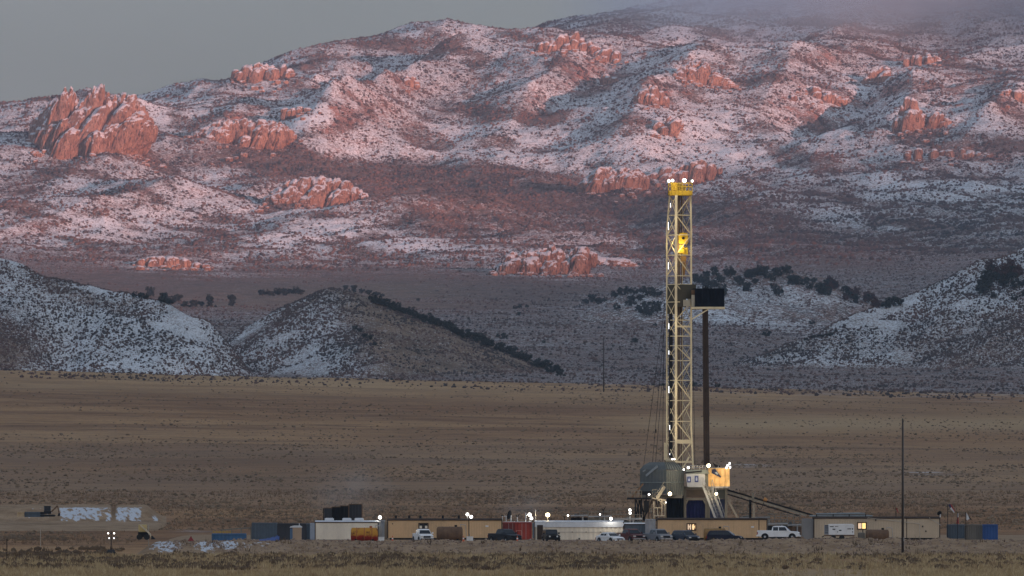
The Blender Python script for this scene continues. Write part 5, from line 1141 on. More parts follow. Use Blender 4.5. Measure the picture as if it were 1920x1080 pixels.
# ------------------------------------------------------------------ lamps
for (px, py, Y, lab, pw, rr, mm) in [
 (712.5,970,1001,'oval white lamp above the narrow cabin left of the first tan trailer',60,.28,G_W),(876.5,964.5,1006,'upper left of the paired lamps above the first tan trailer',80,.25,G_W),(883.5,969,1006,'lower right of the paired lamps above the first tan trailer',0,.25,G_W),
 (993,965,1005,'upper white lamp right of the red container',90,.28,G_W),(996.5,972,1004,'lower white lamp right of the red container',0,.23,G_W),(1027,965.5,1008,'largest warm yellow lamp above the cream panelled block',240,.36,G_WARM),
 (1065,966.5,1014,'slanted small lamp left of the mud tanks',0,.14,G_W),(1125,964.5,1022,'small tilted lamp over the mud tanks',0,.13,G_W),(1145.5,972.5,1001,'low lamp on the snowy roof of the cream panelled block',45,.24,G_W),
 (1181,956.5,1024,'upper half of the bright lamp pair left of the rig hoses',60,.22,G_W),(1181.5,962,1024,'lower half of the bright lamp pair left of the rig hoses',0,.20,G_W)]:
    flood(lab, px, py, Y, True, mm, rr*.82, pw*1.3, (1,.78,.45) if mm is G_WARM else (1,.93,.82), base=(2.72 if px == 1145.5 else None))

# rubble and dead weeds on the slope of the pad
rs = np.random.RandomState(91); n_ = 5200
X_ = wx(300, 965)+(wx(1925, 965)-wx(300, 965))*rs.rand(n_); Y_ = 956.5+15*rs.rand(n_)**.8
def pad_z(X, Y):
    i = np.clip(np.searchsorted(PADY, Y)-1, 0, len(PADY)-2); j = np.clip(((X-PADX[0])/(PADX[1]-PADX[0])).astype(int), 0, len(PADX)-2); return PADZ[i, j]
Pq = np.stack([X_, Y_, pad_z(X_, Y_)], -1); clumps('rubble', Pq, .10+.34*rs.rand(n_)**3.5, brush_mat('rubble_stone', (.24,.165,.115), (.40,.31,.24), (.14,.09,.065), 1.5), .7, 5, .4, seed=92)
n_ = 2600; X_ = wx(300, 965)+(wx(1925, 965)-wx(300, 965))*rs.rand(n_); Y_ = 954+16*rs.rand(n_)**2.2; k_ = fbm(X_, Y_, 6, 3, seed=93) > .05; X_ = X_[k_]; Y_ = Y_[k_]
Pq = np.stack([X_, Y_, pad_z(X_, Y_)], -1); clumps('dead_weeds', Pq, .25+.6*rs.rand(len(X_))**3, M_TUFTD, 1., 5, blades=True, seed=94)
# ------------------------------------------------------------------ the drilling rig
YR = 1036.; sR = YR/F
ca, sa = math.cos(math.radians(30)), math.sin(math.radians(30)); MS = 33.4*sR
ox = wx(1267.5, YR)
def zc(py): return wz(py, YR)
def corner(i, z):
    t_ = np.clip((z-zc(430))/(zc(366)-zc(430)), 0, 1)
    cs = [(0,0),(ca*MS,sa*MS),(ca*MS-sa*MS,sa*MS+ca*MS),(-sa*MS,ca*MS)]; x, y = cs[i]
    cx, cy = cs[2][0]/2+.15, cs[2][1]/2; k = 1-.22*t_*(1 if i in (3,) else .25)
    x = cx+(x-cx)*k; y = cy+(y-cy)*k
    if i == 1 and z < zc(800): x += (zc(800)-z)*.045
    return Vector((x, y, z))
mast = empty('derrick_mast', (ox, YR, 0)); tag(mast, 'tall cream lattice drilling mast with yellow crown, rising from the rig floor', 'drilling mast')
ZB, ZT = zc(878), zc(366)
for i, (wd, m_) in enumerate([(.34,MASTW),(.24,MASTW),(.20,MASTW),(.20,MASTW)]):
    b = MB(); pts = [ZB-(.0 if i else 1.0), zc(800), zc(600), zc(430), ZT]
    for a, c_ in zip(pts[:-1], pts[1:]): b.bar(corner(i, a), corner(i, c_), wd, wd)
    b.build('leg', m_, mast)
lev = [865, 828, 790, 751, 713, 676, 648, 630, 600, 566, 533, 517, 478, 440, 403, 366]
def face(i, j, nm, r1, r2, xb=False, flip=0, skip=()):
    hb = MB(); db = MB()
    for k, (a, c_) in enumerate(zip(lev[:-1], lev[1:])):
        za, zb_ = zc(a), zc(c_)
        if k not in skip: hb.tube(corner(i, za), corner(j, za), r1, n=6)
        if a-c_ < 22:
            if db.v: db.build(nm, MASTW, mast); db = MB()
            continue
        if xb: db.tube(corner(i, za), corner(j, zb_), r2, n=5); db.tube(corner(j, za), corner(i, zb_), r2, n=5)
        elif (k+flip) % 2: db.tube(corner(i, za), corner(j, zb_), r2, n=5)
        else: db.tube(corner(j, za), corner(i, zb_), r2, n=5)
    hb.build('girt', MASTW, mast)
    if db.v: db.build(nm, MASTW, mast)
face(0, 1, 'diagonal_brace', .075, .085, flip=1); face(0, 3, 'diagonal_brace', .06, .055, xb=True); face(3, 2, 'diagonal_brace', .05, .05, flip=0); face(1, 2, 'diagonal_brace', .05, .05, xb=True)
for py, h_ in ((828,.55),(866,.3),(612,.25)): b = MB(); b.bar(corner(0, zc(py)), corner(1, zc(py)), .16, h_); b.build('girder', MASTW, mast)
for i, (u, v, wd, m_) in enumerate([(.32,.5,.16,RUST),(.42,.55,.22,paint('guide_brown', (.17,.12,.08), var=.3)),(.55,.6,.12,RUST)]):
    P0 = corner(0,0)*(1-u)+corner(1,0)*u; q = (corner(3,0)-corner(0,0))*v; b = MB(); b.bar((P0.x+q.x,P0.y+q.y,ZB-1.5),(P0.x+q.x,P0.y+q.y,ZT),wd,wd); b.build('guide_rail', m_, mast)
b = MB(); q = corner(3,0)*.55+corner(0,0)*.45; b.box(q.x-.28,q.x+.25,q.y+.1,q.y+.3,zc(858),zc(588)); b.build('hose_bundle', BLACK, mast)
b = MB()
for (a, c_) in ((863,859),):
    b.bar(corner(3,zc(862))+Vector((-.1,0,0)), corner(0,zc(862)), .2,.3)
b.box(corner(3,0).x-.35, corner(3,0).x-.15, corner(3,0).y-.2, corner(3,0).y+.1, zc(862), zc(830)); b.build('lower_guard', MASTW, mast)
b = MB(); b.tube(corner(0, zc(880))+Vector((.7,.2,-.3)), corner(1, zc(857))+Vector((-.5,0,0)), .13); b.build('raising_strut', MASTW, mast)
# windwall round the mast
o = MB(); A, B_, C_, D_ = [corner(i, 0) for i in range(4)]
for (P, Q, y0, y1, off) in ((D_, A, 533, 588, 0),(A, B_, 533, 575, 0),(D_, C_, 533, 588, 0)):
    n_ = 10; dd = (Q-P)/n_
    a0 = .0 if P is not A else .12; 
    for k in range(n_):
        u0 = P+dd*k; u1 = P+dd*(k+1); w_ = .03*(k % 2)
        yb = y1 if not (P is A and k > 4) else 560
        o.quad((u0.x,u0.y+w_,zc(yb)),(u1.x,u1.y+w_,zc(yb)),(u1.x,u1.y+w_,zc(y0)),(u0.x,u0.y+w_,zc(y0)))
        o.quad((u0.x,u0.y+w_+.05,zc(yb)),(u0.x,u0.y+w_+.05,zc(y0)),(u1.x,u1.y+w_+.05,zc(y0)),(u1.x,u1.y+w_+.05,zc(yb)))
o.build('windwall', OLIVE, mast)
b = MB(); x0 = wx(1281,YR)-ox; b.box(x0, x0+1.0, .3, 1.0, zc(574), zc(562)); b.build('door_panel', paint('pale_door', (.42,.38,.3)), mast)
# crown
cr = empty('crown_block'); cr.parent = mast
cx = (corner(0,0).x+corner(1,0).x)/2-.35; x0, x1 = wx(1254,YR)-ox, wx(1298,YR)-ox
b = MB(); b.box(x0+.1, x1-.1, .0, 2.6, zc(366), zc(357.5)); b.build('deck', YEL, cr)
b = MB(); b.box(x0+.3, x0+1.25, .2, 1.4, zc(357), zc(343)); b.build('sheave_guard', YEL, cr)
b = MB(); b.box(x0+1.4, x0+2.3, .6, 1.8, zc(357), zc(346)); b.lathe([(.1,-.2),(.6,-.2),(.6,.2),(.1,.2)], (x0+1.5,1.0,zc(352)), 16, 'y'); b.build('sheave', paint('dull_yellow', (.30,.20,.03)), cr)
b = MB()
for x in np.linspace(x0, x1, 8): b.tube((x,-.1,zc(366)),(x,-.1,zc(342)),.035); b.tube((x,2.7,zc(366)),(x,2.7,zc(342)),.03)
for z in (350, 343): b.tube((x0,-.1,zc(z)),(x1,-.1,zc(z)),.035); b.tube((x0,2.7,zc(z)),(x1,2.7,zc(z)),.03)
b.build('handrail', YEL, cr)
b = MB(); b.box(x0-.15, x0+.3, .1, .6, zc(366), zc(359)); b.build('bumper_block', BLACK, cr)
# travelling block, hook and top drive
tb = empty('travelling_block'); tb.parent = mast; tx = wx(1281.5,YR)-ox
b = MB(); b.prism([(tx-.62,zc(455)),(tx-.45,zc(457)),(tx+.5,zc(457)),(tx+.66,zc(453)),(tx+.66,zc(439)),(tx+.5,zc(436)),(tx-.5,zc(436)),(tx-.66,zc(440))], 1.0, 1.7, 'y'); b.build('frame', YEL, tb, bevel=.06)
b = MB(); b.lathe([(.02,-.05),(.2,-.05),(.2,.05),(.02,.05)], (tx,.96,zc(446)), 14, 'y'); b.build('axle', BLACK, tb)
b = MB(); b.box(tx-.62,tx+.2,1.0,1.6,zc(475),zc(466)); b.box(tx-.5,tx+.1,1.0,1.6,zc(465.5),zc(459)); b.box(tx-.1,tx+.65,1.2,1.8,zc(478),zc(463)); b.build('swivel', YEL, tb, bevel=.05)
b = MB(); b.box(tx-.35,tx+.4,1.1,1.8,zc(490),zc(480)); b.box(tx-.1,tx+.35,1.1,1.7,zc(505),zc(491)); b.tube((tx+.1,1.4,zc(505)),(tx+.1,1.4,zc(516)),.2,.12); b.build('motor', paint('ochre_gear', (.32,.17,.05), var=.3), tb)
b = MB()
for dx in (-.4,-.15,.1,.35): b.tube((tx+dx,1.3,zc(437)),(tx+dx*.8,1.3,zc(362)),.025,n=4)
b.build('drilling_line', BLACK, tb)
# strip lamps up the left side and the four crown lamps
sl = MB()
for (a, c_, x) in ((381,389,1258.5),(417,431,1254.5),(492,505,1254.5),(606,617,1255.5),(657,665,1255.5),(724,737,1255.5),(797,806,1257),(850,853,1257)):
    o = MB(); X_ = wx(x, YR)-ox; o.tube((X_-.1,-.15,zc(c_)),(X_-.1,-.15,zc(a)),.04,n=8); o.build('strip_lamp', G_DIM, mast)
for (px, py, rr) in ((1254,339.5,.20),(1261,338.5,.19),(1283,338.5,.28),(1298,339.5,.16)):
    o = MB(); X_ = wx(px, YR)-ox; z = zc(py); o.lathe([(rr*.1,-.3),(rr*.6,-.25),(rr,-.05),(rr*.9,.0)], (X_,-.1,z), 14, 'y'); o.build('crown_lamp', G_W, mast, smooth=True)
    o = MB(); o.tube((X_,.05,zc(343)),(X_,.05,z-.02),.05); o.cbox((X_,.1,z),(rr*1.6,.15,rr*1.6)); o.build('lamp_bracket', BLACK, mast)
def plight(par, loc, pw, col=(1,.85,.6), sz=.3):
    l_ = bpy.data.lights.new('lamp_light', 'POINT'); l_.energy = pw; l_.color = col; l_.shadow_soft_size = sz; q = bpy.data.objects.new('lamp_light', l_); COL.objects.link(q); q.parent = par; q.location = loc
plight(mast, (x0+.8,-2.,zc(347)), 80); plight(mast, (x1-.6,-2.,zc(349)), 70); plight(mast, (tx-.9,.2,zc(462)), 200, (1,.85,.4))
for z in (420, 498, 612, 730, 800): plight(mast, (wx(1258,YR)-ox, -2.2, zc(z)), 75, (1,.86,.6), .3)
# racking board cabin hanging on the right
rb = empty('racking_board', (ox, YR, 0)); tag(rb, 'black wrapped racking cabin on a pale beam, hanging right of the mast', 'racking board')
X = lambda p: wx(p, YR)-ox
b = MB(); b.box(X(1296),X(1359),-.9,2.2,zc(579.5),zc(575.5)); b.build('beam', MASTW, rb)
b = MB(); n_ = 14; pts = [(X(1303)+(X(1358)-X(1303))*k/n_, -.8+(.07 if k % 2 else 0)) for k in range(n_+1)]+[(X(1358),2.0),(X(1303),2.0)]
b.prism(pts, zc(575), zc(541), 'z'); b.build('tarp_wall', TARP, rb)
b = MB(); b.box(X(1296.5),X(1302.5),-.5,1.2,zc(574.5),zc(553)); b.build('access_door', paint('pale_door', (.42,.38,.3)), rb); b = MB(); b.box(X(1296.5),X(1302.5),-.45,1.2,zc(552),zc(544)); b.build('door_head', RUST, rb)
b = MB(); b.bar((X(1298),-.6,zc(598)),(X(1328),-.6,zc(580)),.18,.18); b.bar((X(1298),1.8,zc(598)),(X(1328),1.8,zc(580)),.15,.15); b.build('strut', MASTW, rb)
b = MB()
for (p, h_) in ((1318,537),(1320.5,538.5),(1323,536),(1326,537.5)): b.cbox((X(p),.3,(zc(541)+zc(h_))/2),(.16,.3,zc(h_)-zc(541)))
b.build('fingers', BLACK, rb)
b = MB(); b.bar((X(1297),-.85,zc(543)),(X(1303),-.85,zc(541)),.08,.08); b.build('top_rail', BLACK, rb)
# pipes racked below it, each its own
pip = None
for k, (u0, u1, yy, w_) in enumerate([(1318,1320.5,0,.10),(1319.6,1322,.4,.10),(1321.2,1323.8,0,.10),(1322.8,1325.6,.4,.10),(1324.6,1327.5,0,.10),(1326.6,1329.6,.4,.10)]):
    b = MB(); a0 = (X(u1), yy, zc(874)); a1 = (X(u0), yy, zc(577)); b.tube(a0, a1, w_, n=8)
    for t_ in (.33, .66): 
        q = Vector(a0).lerp(Vector(a1), t_); b.tube(q-Vector((0,0,.3)), q+Vector((0,0,.3)), w_*1.35, n=8)
    o = b.build('drill_pipe', paint('pipe_brown', (.055,.035,.025), var=.35, rough=.5), None, loc=(ox, YR, 0)); tag(o, 'one of the long dark drill pipes racked upright below the black cabin', 'drill pipe', 'drill pipes racked upright')
# guy wires
gw = empty('guy_wires', (ox, YR, 0)); tag(gw, 'thin dark cables running down from the left side of the mast', 'cable')
for (a, pa, c_, pc) in ((1247,570,1208,870),(1247,600,1224,868),(1248,640,1230,868),(1246,560,1243,868),(1299,600,1304,872)):
    b = MB(); b.tube((X(a),1.5,zc(pa)),(X(c_),3,zc(pc)),.028,n=4); b.build('cable', BLACK, gw)
b = MB(); b.cbox((X(1230.5),2.2,zc(808)),(.14,.14,.5)); b.build('counterweight', BLACK, gw)
# --- wind housing
hs = empty('wind_housing', (wx(1249, 1030), 1030, 0)); tag(hs, 'large slate and grey green steel housing with a faceted roof, left of the mast foot', 'housing')
s = 1030/F; Z = lambda p: wz(p, 1030); U = lambda p: (p-1249)*s
cL, cR = (U(1201), 3.6), (U(1283.5), 2.6)           # plan corners behind the near corner at 0,0
def ribs(P, Q, zlo, zhi, n_, m_, nm, inset=(0,0), dep=.07):
    b = MB(); P = Vector((P[0],P[1],0)); Q = Vector((Q[0],Q[1],0)); d = (Q-P)/n_; nn = Vector((d.y,-d.x,0)).normalized()
    if nn.y > 0: nn = -nn
    pts = []
    for k in range(n_):
        for (f_, h_) in ((0,0),(.08,1),(.2,1),(.28,0)): q = P+d*(k+f_)+nn*h_*dep; pts.append((q.x,q.y))
    pts.append((Q.x,Q.y)); pts.append((Q.x,Q.y+.1)); pts.append((P.x,P.y+.1)); b.prism(pts, zlo, zhi, 'z'); return b.build(nm, m_, hs)
ribs((cL[0],cL[1]), (0,0), Z(926), Z(880), 8, SLATE, 'wall'); ribs((0,0), (cR[0],cR[1]), Z(929), Z(882), 9, GREENG, 'wall')
b = MB(); bk = (cL[0]+cR[0], cL[1]+cR[1])
def P3(x, y, p): return (x, y, Z(p))
lw = [(cL[0],cL[1]),(0,0),(cR[0],cR[1]),(bk[0],bk[1])]; zb_ = [880,880,882,880]
cxm, cym = bk[0]/2, bk[1]/2
m1 = [(x+(cxm-x)*.16, y+(cym-y)*.16) for x, y in lw]; m1z = [872.5]*4; m2 = [(x+(cxm-x)*.42, y+(cym-y)*.42) for x, y in lw]; m2z = [866.5]*4
for i in range(4):
    j = (i+1) % 4; mm = [SLATE, GREENG, SLATE, SLATE][i]; b = MB()
    b.quad(P3(*lw[i],zb_[i]),P3(*lw[j],zb_[j]),P3(*m1[j],m1z[j]),P3(*m1[i],m1z[i])); b.quad(P3(*m1[i],m1z[i]),P3(*m1[j],m1z[j]),P3(*m2[j],m2z[j]),P3(*m2[i],m2z[i]))
    b.build('roof_panel', mm, hs)
b = MB(); b.quad(*[P3(*m2[i],866.4) for i in range(4)]); b.build('roof_top', SLATE, hs)
b = MB()
for t_ in np.linspace(.06,.94,7):
    for (a, bz) in ((1,2),(0,1)):
        p = Vector(P3(*lw[a],zb_[a])).lerp(Vector(P3(*lw[bz],zb_[bz])), t_); q = Vector(P3(*m1[a],m1z[a])).lerp(Vector(P3(*m1[bz],m1z[bz])), t_); w2 = Vector(P3(*m2[a],m2z[a])).lerp(Vector(P3(*m2[bz],m2z[bz])), t_)
        if a == 1: b.bar(p+Vector((0,-.03,.02)), q+Vector((0,-.03,.02)), .09,.06); b.bar(q+Vector((0,-.03,.03)), w2+Vector((0,-.03,.03)), .09,.06)
b.build('roof_rib', paint('dark_rib', (.05,.06,.06)), hs)
b = MB(); b.bar((cL[0]-.03,cL[1]-.1,Z(904.5)),(-.03,-.12,Z(904.5)),.08,.1); b.bar((.03,-.12,Z(904.5)),(cR[0],cR[1]-.12,Z(904)),.08,.1); b.build('belt_rail', paint('rail_grey', (.24,.27,.25)), hs)
b = MB(); b.bar((U(1212),2.8-.2,Z(892)),(U(1233),1.1-.1,Z(874)),.05,.32); b.bar((U(1206),3.2-.2,Z(884)),(U(1222),2.6,Z(876)),.05,.2); b.build('loose_sheet', paint('pale_sheet', (.27,.30,.32), var=.2), hs)
b = MB(); b.box(U(1204),U(1280),1.5,6,Z(934),Z(928)); b.build('floor_frame', BEAM, hs)
# --- substructure
ss = empty('rig_substructure', (wx(1322, 1034), 1034, 0)); tag(ss, 'steel rig substructure of grey legs with navy tarps between, under the rig floor', 'substructure')
s = 1034/F; Z = lambda p: wz(p, 1034); U = lambda p: (p-1322)*s
for (p, w_) in ((1284.5,.30),(1324.5,.26),(1329.5,.20),(1361.5,.34),(1248,.22)):
    for yy in ((0,6) if p != 1248 else (2,)): b = MB(); b.cbox((U(p), yy, Z(912)/2 if p != 1248 else Z(933)/2), (w_,w_,Z(912) if p != 1248 else Z(933))); b.build('leg', BEAM, ss)
b = MB(); b.box(U(1284),U(1364),-.1,6.2,Z(917),Z(912.5)); b.build('rig_floor', BEAM, ss)
b = MB(); b.box(U(1287),U(1323),-.05,.1,Z(932.5),Z(917.5)); b.build('floor_skirt', paint('skirt_brown', (.13,.10,.075), var=.2), ss)
b = MB(); b.box(U(1286),U(1323),-.15,.05,Z(937.5),Z(934)); b.bar((U(1286),-.05,Z(945)),(U(1290),-.05,Z(937)),.12,.2); b.bar((U(1323),-.05,Z(945)),(U(1319),-.05,Z(937)),.12,.2); b.build('cross_beam', paint('beam_light', (.24,.22,.18)), ss)
def tarp(x0_, x1_, y_, p0, p1, m_):
    b = MB(); n_ = max(4, int((x1_-x0_)/2.2)); pts = [(U(x0_)+(U(x1_)-U(x0_))*k/n_, y_+.10*((k*7) % 3-1)) for k in range(n_+1)]; b.prism(pts+[(a, c_+.06) for a, c_ in pts[::-1]], Z(p0), Z(p1), 'z'); b.build('tarp', m_, ss)
tarp(1287,1322,.4,976,938,NAVY); tarp(1250,1282,.9,976,930,TARP); tarp(1331,1359,.5,976,936,paint('blue_black_tarp', (.035,.045,.10), var=.35))
b = MB(); b.box(U(1331),U(1360),.2,.4,Z(935),Z(918)); b.build('floor_skirt', paint('skirt_grey', (.10,.11,.10)), ss)
for (a, pa, c_, pc) in ((1365,938,1386,976),(1362,930,1371,940)):
    b = MB(); b.bar((U(a),.3,Z(pa)),(U(c_),.3,Z(pc)),.22,.28); b.build('diagonal_brace', paint('brace_tan', (.34,.30,.235)), ss)
# --- doghouse
dh = empty('doghouse', (wx(1305, 1031), 1031, wz(914.5, 1031))); tag(dh, 'pale grey control cabin with two blue framed signs, beside the mast foot', 'control cabin'); s = 1031/F; U = lambda p: (p-1305)*s; Z = lambda p: (914.5-p)*s
b = MB(); b.prism([(U(1289),Z(913)),(U(1315),Z(913.5)),(U(1322),Z(911)),(U(1322),Z(888)),(U(1286),Z(888))], 0, 2.4, 'y'); b.build('wall', paint('doghouse_grey', (.40,.41,.42), var=.1, dirt=(.2,.2,.2), dirt_amt=.4), dh)
b = MB(); b.box(U(1284),U(1330),-.15,2.6,Z(888),Z(886)); b.box(U(1286),U(1327),0,2.4,Z(886),Z(880.5)); b.build('roof', paint('doghouse_roof', (.16,.18,.165), var=.3), dh)
b = MB(); b.bar((U(1283),-.2,Z(887)),(U(1316),-.2,Z(883)),.12,.15); b.build('roof_pipe', BLACK, dh)
for (p, q, w_, h_, mm) in ((1292,899,7,11,P_['royal_blue']),(1306,898,7,12,P_['royal_blue'])):
    b = MB(); b.box(U(p)-w_*s/2,U(p)+w_*s/2,-.05,-.002,Z(q)-h_*s/2,Z(q)+h_*s/2); f_ = b.build('sign_board', paint('sign_navy', (.03,.045,.16)), dh)
    b = MB(); b.box(U(p)-w_*s*.22,U(p)+w_*s*.22,-.07,-.052,Z(q)-h_*s*.28,Z(q)+h_*s*.12); b.box(U(p)-w_*s*.16,U(p)+w_*s*.16,-.07,-.052,Z(q)+h_*s*.2,Z(q)+h_*s*.3); b.build('sign_mark', paint('sign_pale', (.42,.47,.6)), f_)
b = MB()
for p in np.linspace(1286,1328,9): b.tube((U(p),-.1,Z(880)),(U(p),-.1,Z(873)),.03)
b.tube((U(1286),-.1,Z(873)),(U(1328),-.1,Z(873)),.03); b.tube((U(1286),-.1,Z(876.5)),(U(1328),-.1,Z(876.5)),.03); b.build('roof_railing', STEEL, dh)
b = MB(); b.box(U(1322.5),U(1328),.3,2,Z(911),Z(882)); b.build('side_panel', GREENG, dh)
# --- orange canvas windbreak, its lamplight set as emission in the cloth
cv = empty('canvas_windbreak', (wx(1347, 1032), 1032, wz(912, 1032))); tag(cv, 'orange canvas windbreak glowing by itself at the right end of the rig floor', 'windbreak'); s = 1032/F; U = lambda p: (p-1347)*s; Z = lambda p: (912-p)*s
GC = glow('self_lit_canvas', (1,.56,.17), .38); GC.node_tree.nodes['Principled BSDF'].inputs['Base Color'].default_value = (.60,.36,.14,1)
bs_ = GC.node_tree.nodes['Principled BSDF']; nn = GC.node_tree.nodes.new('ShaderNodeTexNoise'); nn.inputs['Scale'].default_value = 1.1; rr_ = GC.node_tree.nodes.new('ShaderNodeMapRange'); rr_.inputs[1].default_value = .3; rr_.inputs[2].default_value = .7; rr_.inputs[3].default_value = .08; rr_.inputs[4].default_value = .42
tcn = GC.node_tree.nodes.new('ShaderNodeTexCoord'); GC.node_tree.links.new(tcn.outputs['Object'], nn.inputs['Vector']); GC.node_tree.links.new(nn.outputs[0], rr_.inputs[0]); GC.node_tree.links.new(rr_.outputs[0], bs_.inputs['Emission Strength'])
b = MB(); n_ = 12; pts = [(U(1328)+(U(1368)-U(1328))*k/n_, .08*((k*5) % 3-1)) for k in range(n_+1)]
b.prism(pts+[(U(1368),.12),(U(1328),.12)], Z(912), Z(877.5), 'z'); b.build('canvas', GC, cv)
b = MB()
for p in (1328,1347,1368): b.tube((U(p),.2,-.3),(U(p),.2,Z(873)),.06)
b.tube((U(1328),.2,Z(877)),(U(1368),.2,Z(877)),.05); b.box(U(1334),U(1366),-.1,0.2,Z(913.5)-.1,Z(912)); b.build('frame', STEEL, cv)
b = MB(); b.prism([(U(1335),Z(880)),(U(1341),Z(879)),(U(1352),Z(894)),(U(1351),Z(895.5)),(U(1334),Z(887))], -.28, -.2, 'y'); b.build('banner', paint('banner_navy', (.02,.025,.07)), cv)
b = MB(); b.prism([(U(1340),Z(886)),(U(1344),Z(884.5)),(U(1347),Z(889)),(U(1344),Z(890))], -.31, -.285, 'y'); b.build('banner_mark', paint('banner_pale', (.30,.36,.42)), cv)
b = MB(); b.prism([(U(1336),Z(866)),(U(1340),Z(870)),(U(1350),Z(873)),(U(1352),Z(877)),(U(1347),Z(881)),(U(1341),Z(877))], .3, .5, 'y'); b.build('torn_sheet', BLACK, cv)
for (p, q) in ((1364,873),(1368,869),(1369,876),(1362,877)):
    b = MB(); b.cbox((U(p),-.05,Z(q)),(.22,.2,.3)); b.build('cluster_lamp', G_DIM, cv)
b = MB(); b.tube((U(1367.5),.1,Z(877)),(U(1367.5),.1,Z(866)),.05); b.build('lamp_pole', STEEL, cv)
plight(cv, (U(1347),-2.2,Z(900)), 50, (1,.65,.3)); 
# --- stairs from the rig floor
st = empty('rig_stairs', (wx(1336, 1029), 1029, 0)); tag(st, 'steep galvanised stair descending right from the rig floor, in front of the navy tarps', 'stairs'); s = 1029/F; U = lambda p: (p-1336)*s; Z = lambda p: wz(p, 1029)
L0, L1 = (U(1317),0,Z(908)), (U(1343),-1.2,Z(977)); R0, R1 = (U(1334),.9,Z(912)), (U(1357),-.3,Z(977))
for (a, c_) in ((L0,L1),(R0,R1)):
    b = MB(); b.bar(a, c_, .12, .3); b.build('stringer', STEEL, st)
    up = Vector((.12,0,.95)); b = MB(); b.tube(Vector(a)+up, Vector(c_)+up, .03)
    for k in range(8): q = Vector(a).lerp(Vector(c_), k/7); b.tube(q, q+up, .025)
    b.build('handrail', STEEL, st)
for k in range(24):
    t_ = (k+.5)/24; q0 = Vector(L0).lerp(Vector(L1), t_); q1 = Vector(R0).lerp(Vector(R1), t_); b = MB(); b.bar(q0, q1, .22, .04); b.build('tread', STEEL, st)
# --- ramp with trestle legs (catwalk)
cw = empty('pipe_ramp', (wx(1440, 1036), 1036, 0)); tag(cw, 'long grey pipe ramp sloping down to the right from the rig floor', 'ramp'); s = 1036/F; U = lambda p: (p-1440)*s; Z = lambda p: wz(p, 1036)
b = MB(); b.bar((U(1362),0,Z(918)),(U(1524),0,Z(966)),.2,.22); b.bar((U(1362),2,Z(918)),(U(1524),2,Z(966)),.2,.22); b.build('top_chord', BLACK, cw)
b = MB(); b.bar((U(1365),0,Z(927)),(U(1500),0,Z(968)),.16,.16); b.bar((U(1365),2,Z(927)),(U(1500),2,Z(968)),.16,.16); b.build('lower_chord', BLACK, cw)
b = MB(); b.bar((U(1363),1,Z(922)),(U(1512),1,Z(966)),2.0,.3); b.build('trough', paint('trough_tan', (.30,.275,.225), var=.2), cw)
for (p, m_, w_) in ((1407.5,BLACK,.32),(1413.5,paint('brace_tan', (.34,.30,.235)),.30)):
    b = MB(); b.cbox((U(p),.2 if p > 1410 else 1.6,Z(934)/2),(w_,.3,Z(934))); b.build('trestle_leg', m_, cw)
b = MB(); b.cbox((U(1412),0,Z(930)),(.35,.4,.9)); b.build('hinge', BEAM, cw)
b = MB(); b.bar((U(1416),0,Z(941)),(U(1422),0,Z(937)),.1,.12); b.build('knee', BEAM, cw)
b = MB(); b.tube((U(1432),-.2,Z(935)),(U(1438),-.2,Z(938)),.25,.2,10); b.build('winch', paint('winch_orange', (.45,.22,.07)), cw)
b = MB()
for k in range(10):
    t0, t1 = k/10, (k+1)/10; f_ = lambda t_: (U(1418+t_*14),-.1,Z(942)-1.0*math.sin(t_*PI)); b.tube(f_(t0), f_(t1), .04)
b.build('hanging_hose', BLACK, cw)
# --- left platform, hoses, stair
pf = empty('hose_platform', (wx(1212, 1028), 1028, 0)); tag(pf, 'railed platform on posts with bundles of hanging hoses, left of the rig', 'platform'); s = 1028/F; U = lambda p: (p-1212)*s; Z = lambda p: wz(p, 1028)
b = MB(); b.box(U(1176),U(1236),0,2.4,Z(936.5),Z(933)); b.build('deck', BLACK, pf)
b = MB()
for p in (1177,1183,1189,1196,1203): 
    b.tube((U(p),0,Z(933)),(U(p),0,Z(920)),.04)
b.tube((U(1177),0,Z(920)),(U(1203),0,Z(920)),.04); b.tube((U(1177),0,Z(926)),(U(1203),0,Z(926)),.035)
for p in (1223,1228,1233): b.tube((U(p),0,Z(933)),(U(p),0,Z(918)),.04)
b.tube((U(1223),0,Z(918)),(U(1233),0,Z(918)),.04); b.build('railing', BEAM, pf)
b = MB(); b.bar((U(1184),.3,Z(934)),(U(1206),.3,Z(907)),.2,.22); b.build('diagonal_prop', RUST, pf)
for p in (1191.5, 1203, 1247): b = MB(); b.cbox((U(p),.4,Z(936)/2),(.2,.2,Z(936))); b.build('post', BLACK if p < 1240 else BEAM, pf)
b = MB(); b.bar((U(1231),-.2,Z(934)),(U(1246),.6,Z(912)),.15,.5); b.build('stair', paint('beam_light', (.24,.22,.18)), pf)
b = MB(); b.bar((U(1231),-.25,Z(925)),(U(1246),.55,Z(903)),.06,.06); b.build('stair_rail', BEAM, pf)
rs = np.random.RandomState(77)
for k in range(16):
    p = 1193+k*3.2+rs.uniform(-1,1); m_ = [BLACK, HOSE, BEAM, HOSE][rs.randint(4)] if p > 1208 else BLACK; b = MB(); q = [(U(p+rs.uniform(-2.5,2.5)*t_+2*math.sin(t_*5+k)), .1+rs.uniform(0,1.8), Z(938+t_*38)) for t_ in np.linspace(0,1,6)]
    for a, c_ in zip(q[:-1], q[1:]): b.tube(a, (c_[0],c_[1],c_[2]), .09 if m_ is BLACK else .075, n=6)
    b.build('hose', m_, pf)
b = MB()
for (a, pa, c_, pc) in ((1226,952,1241,952),(1226,967,1246,967),(1226,940,1226,972),(1241,938,1241,968),(1233,952,1233,967),(1222,934,1248,938),(1232,936,1247,946)): b.bar((U(a),-.3,Z(pa)),(U(c_),-.3,Z(pc)),.12,.14)
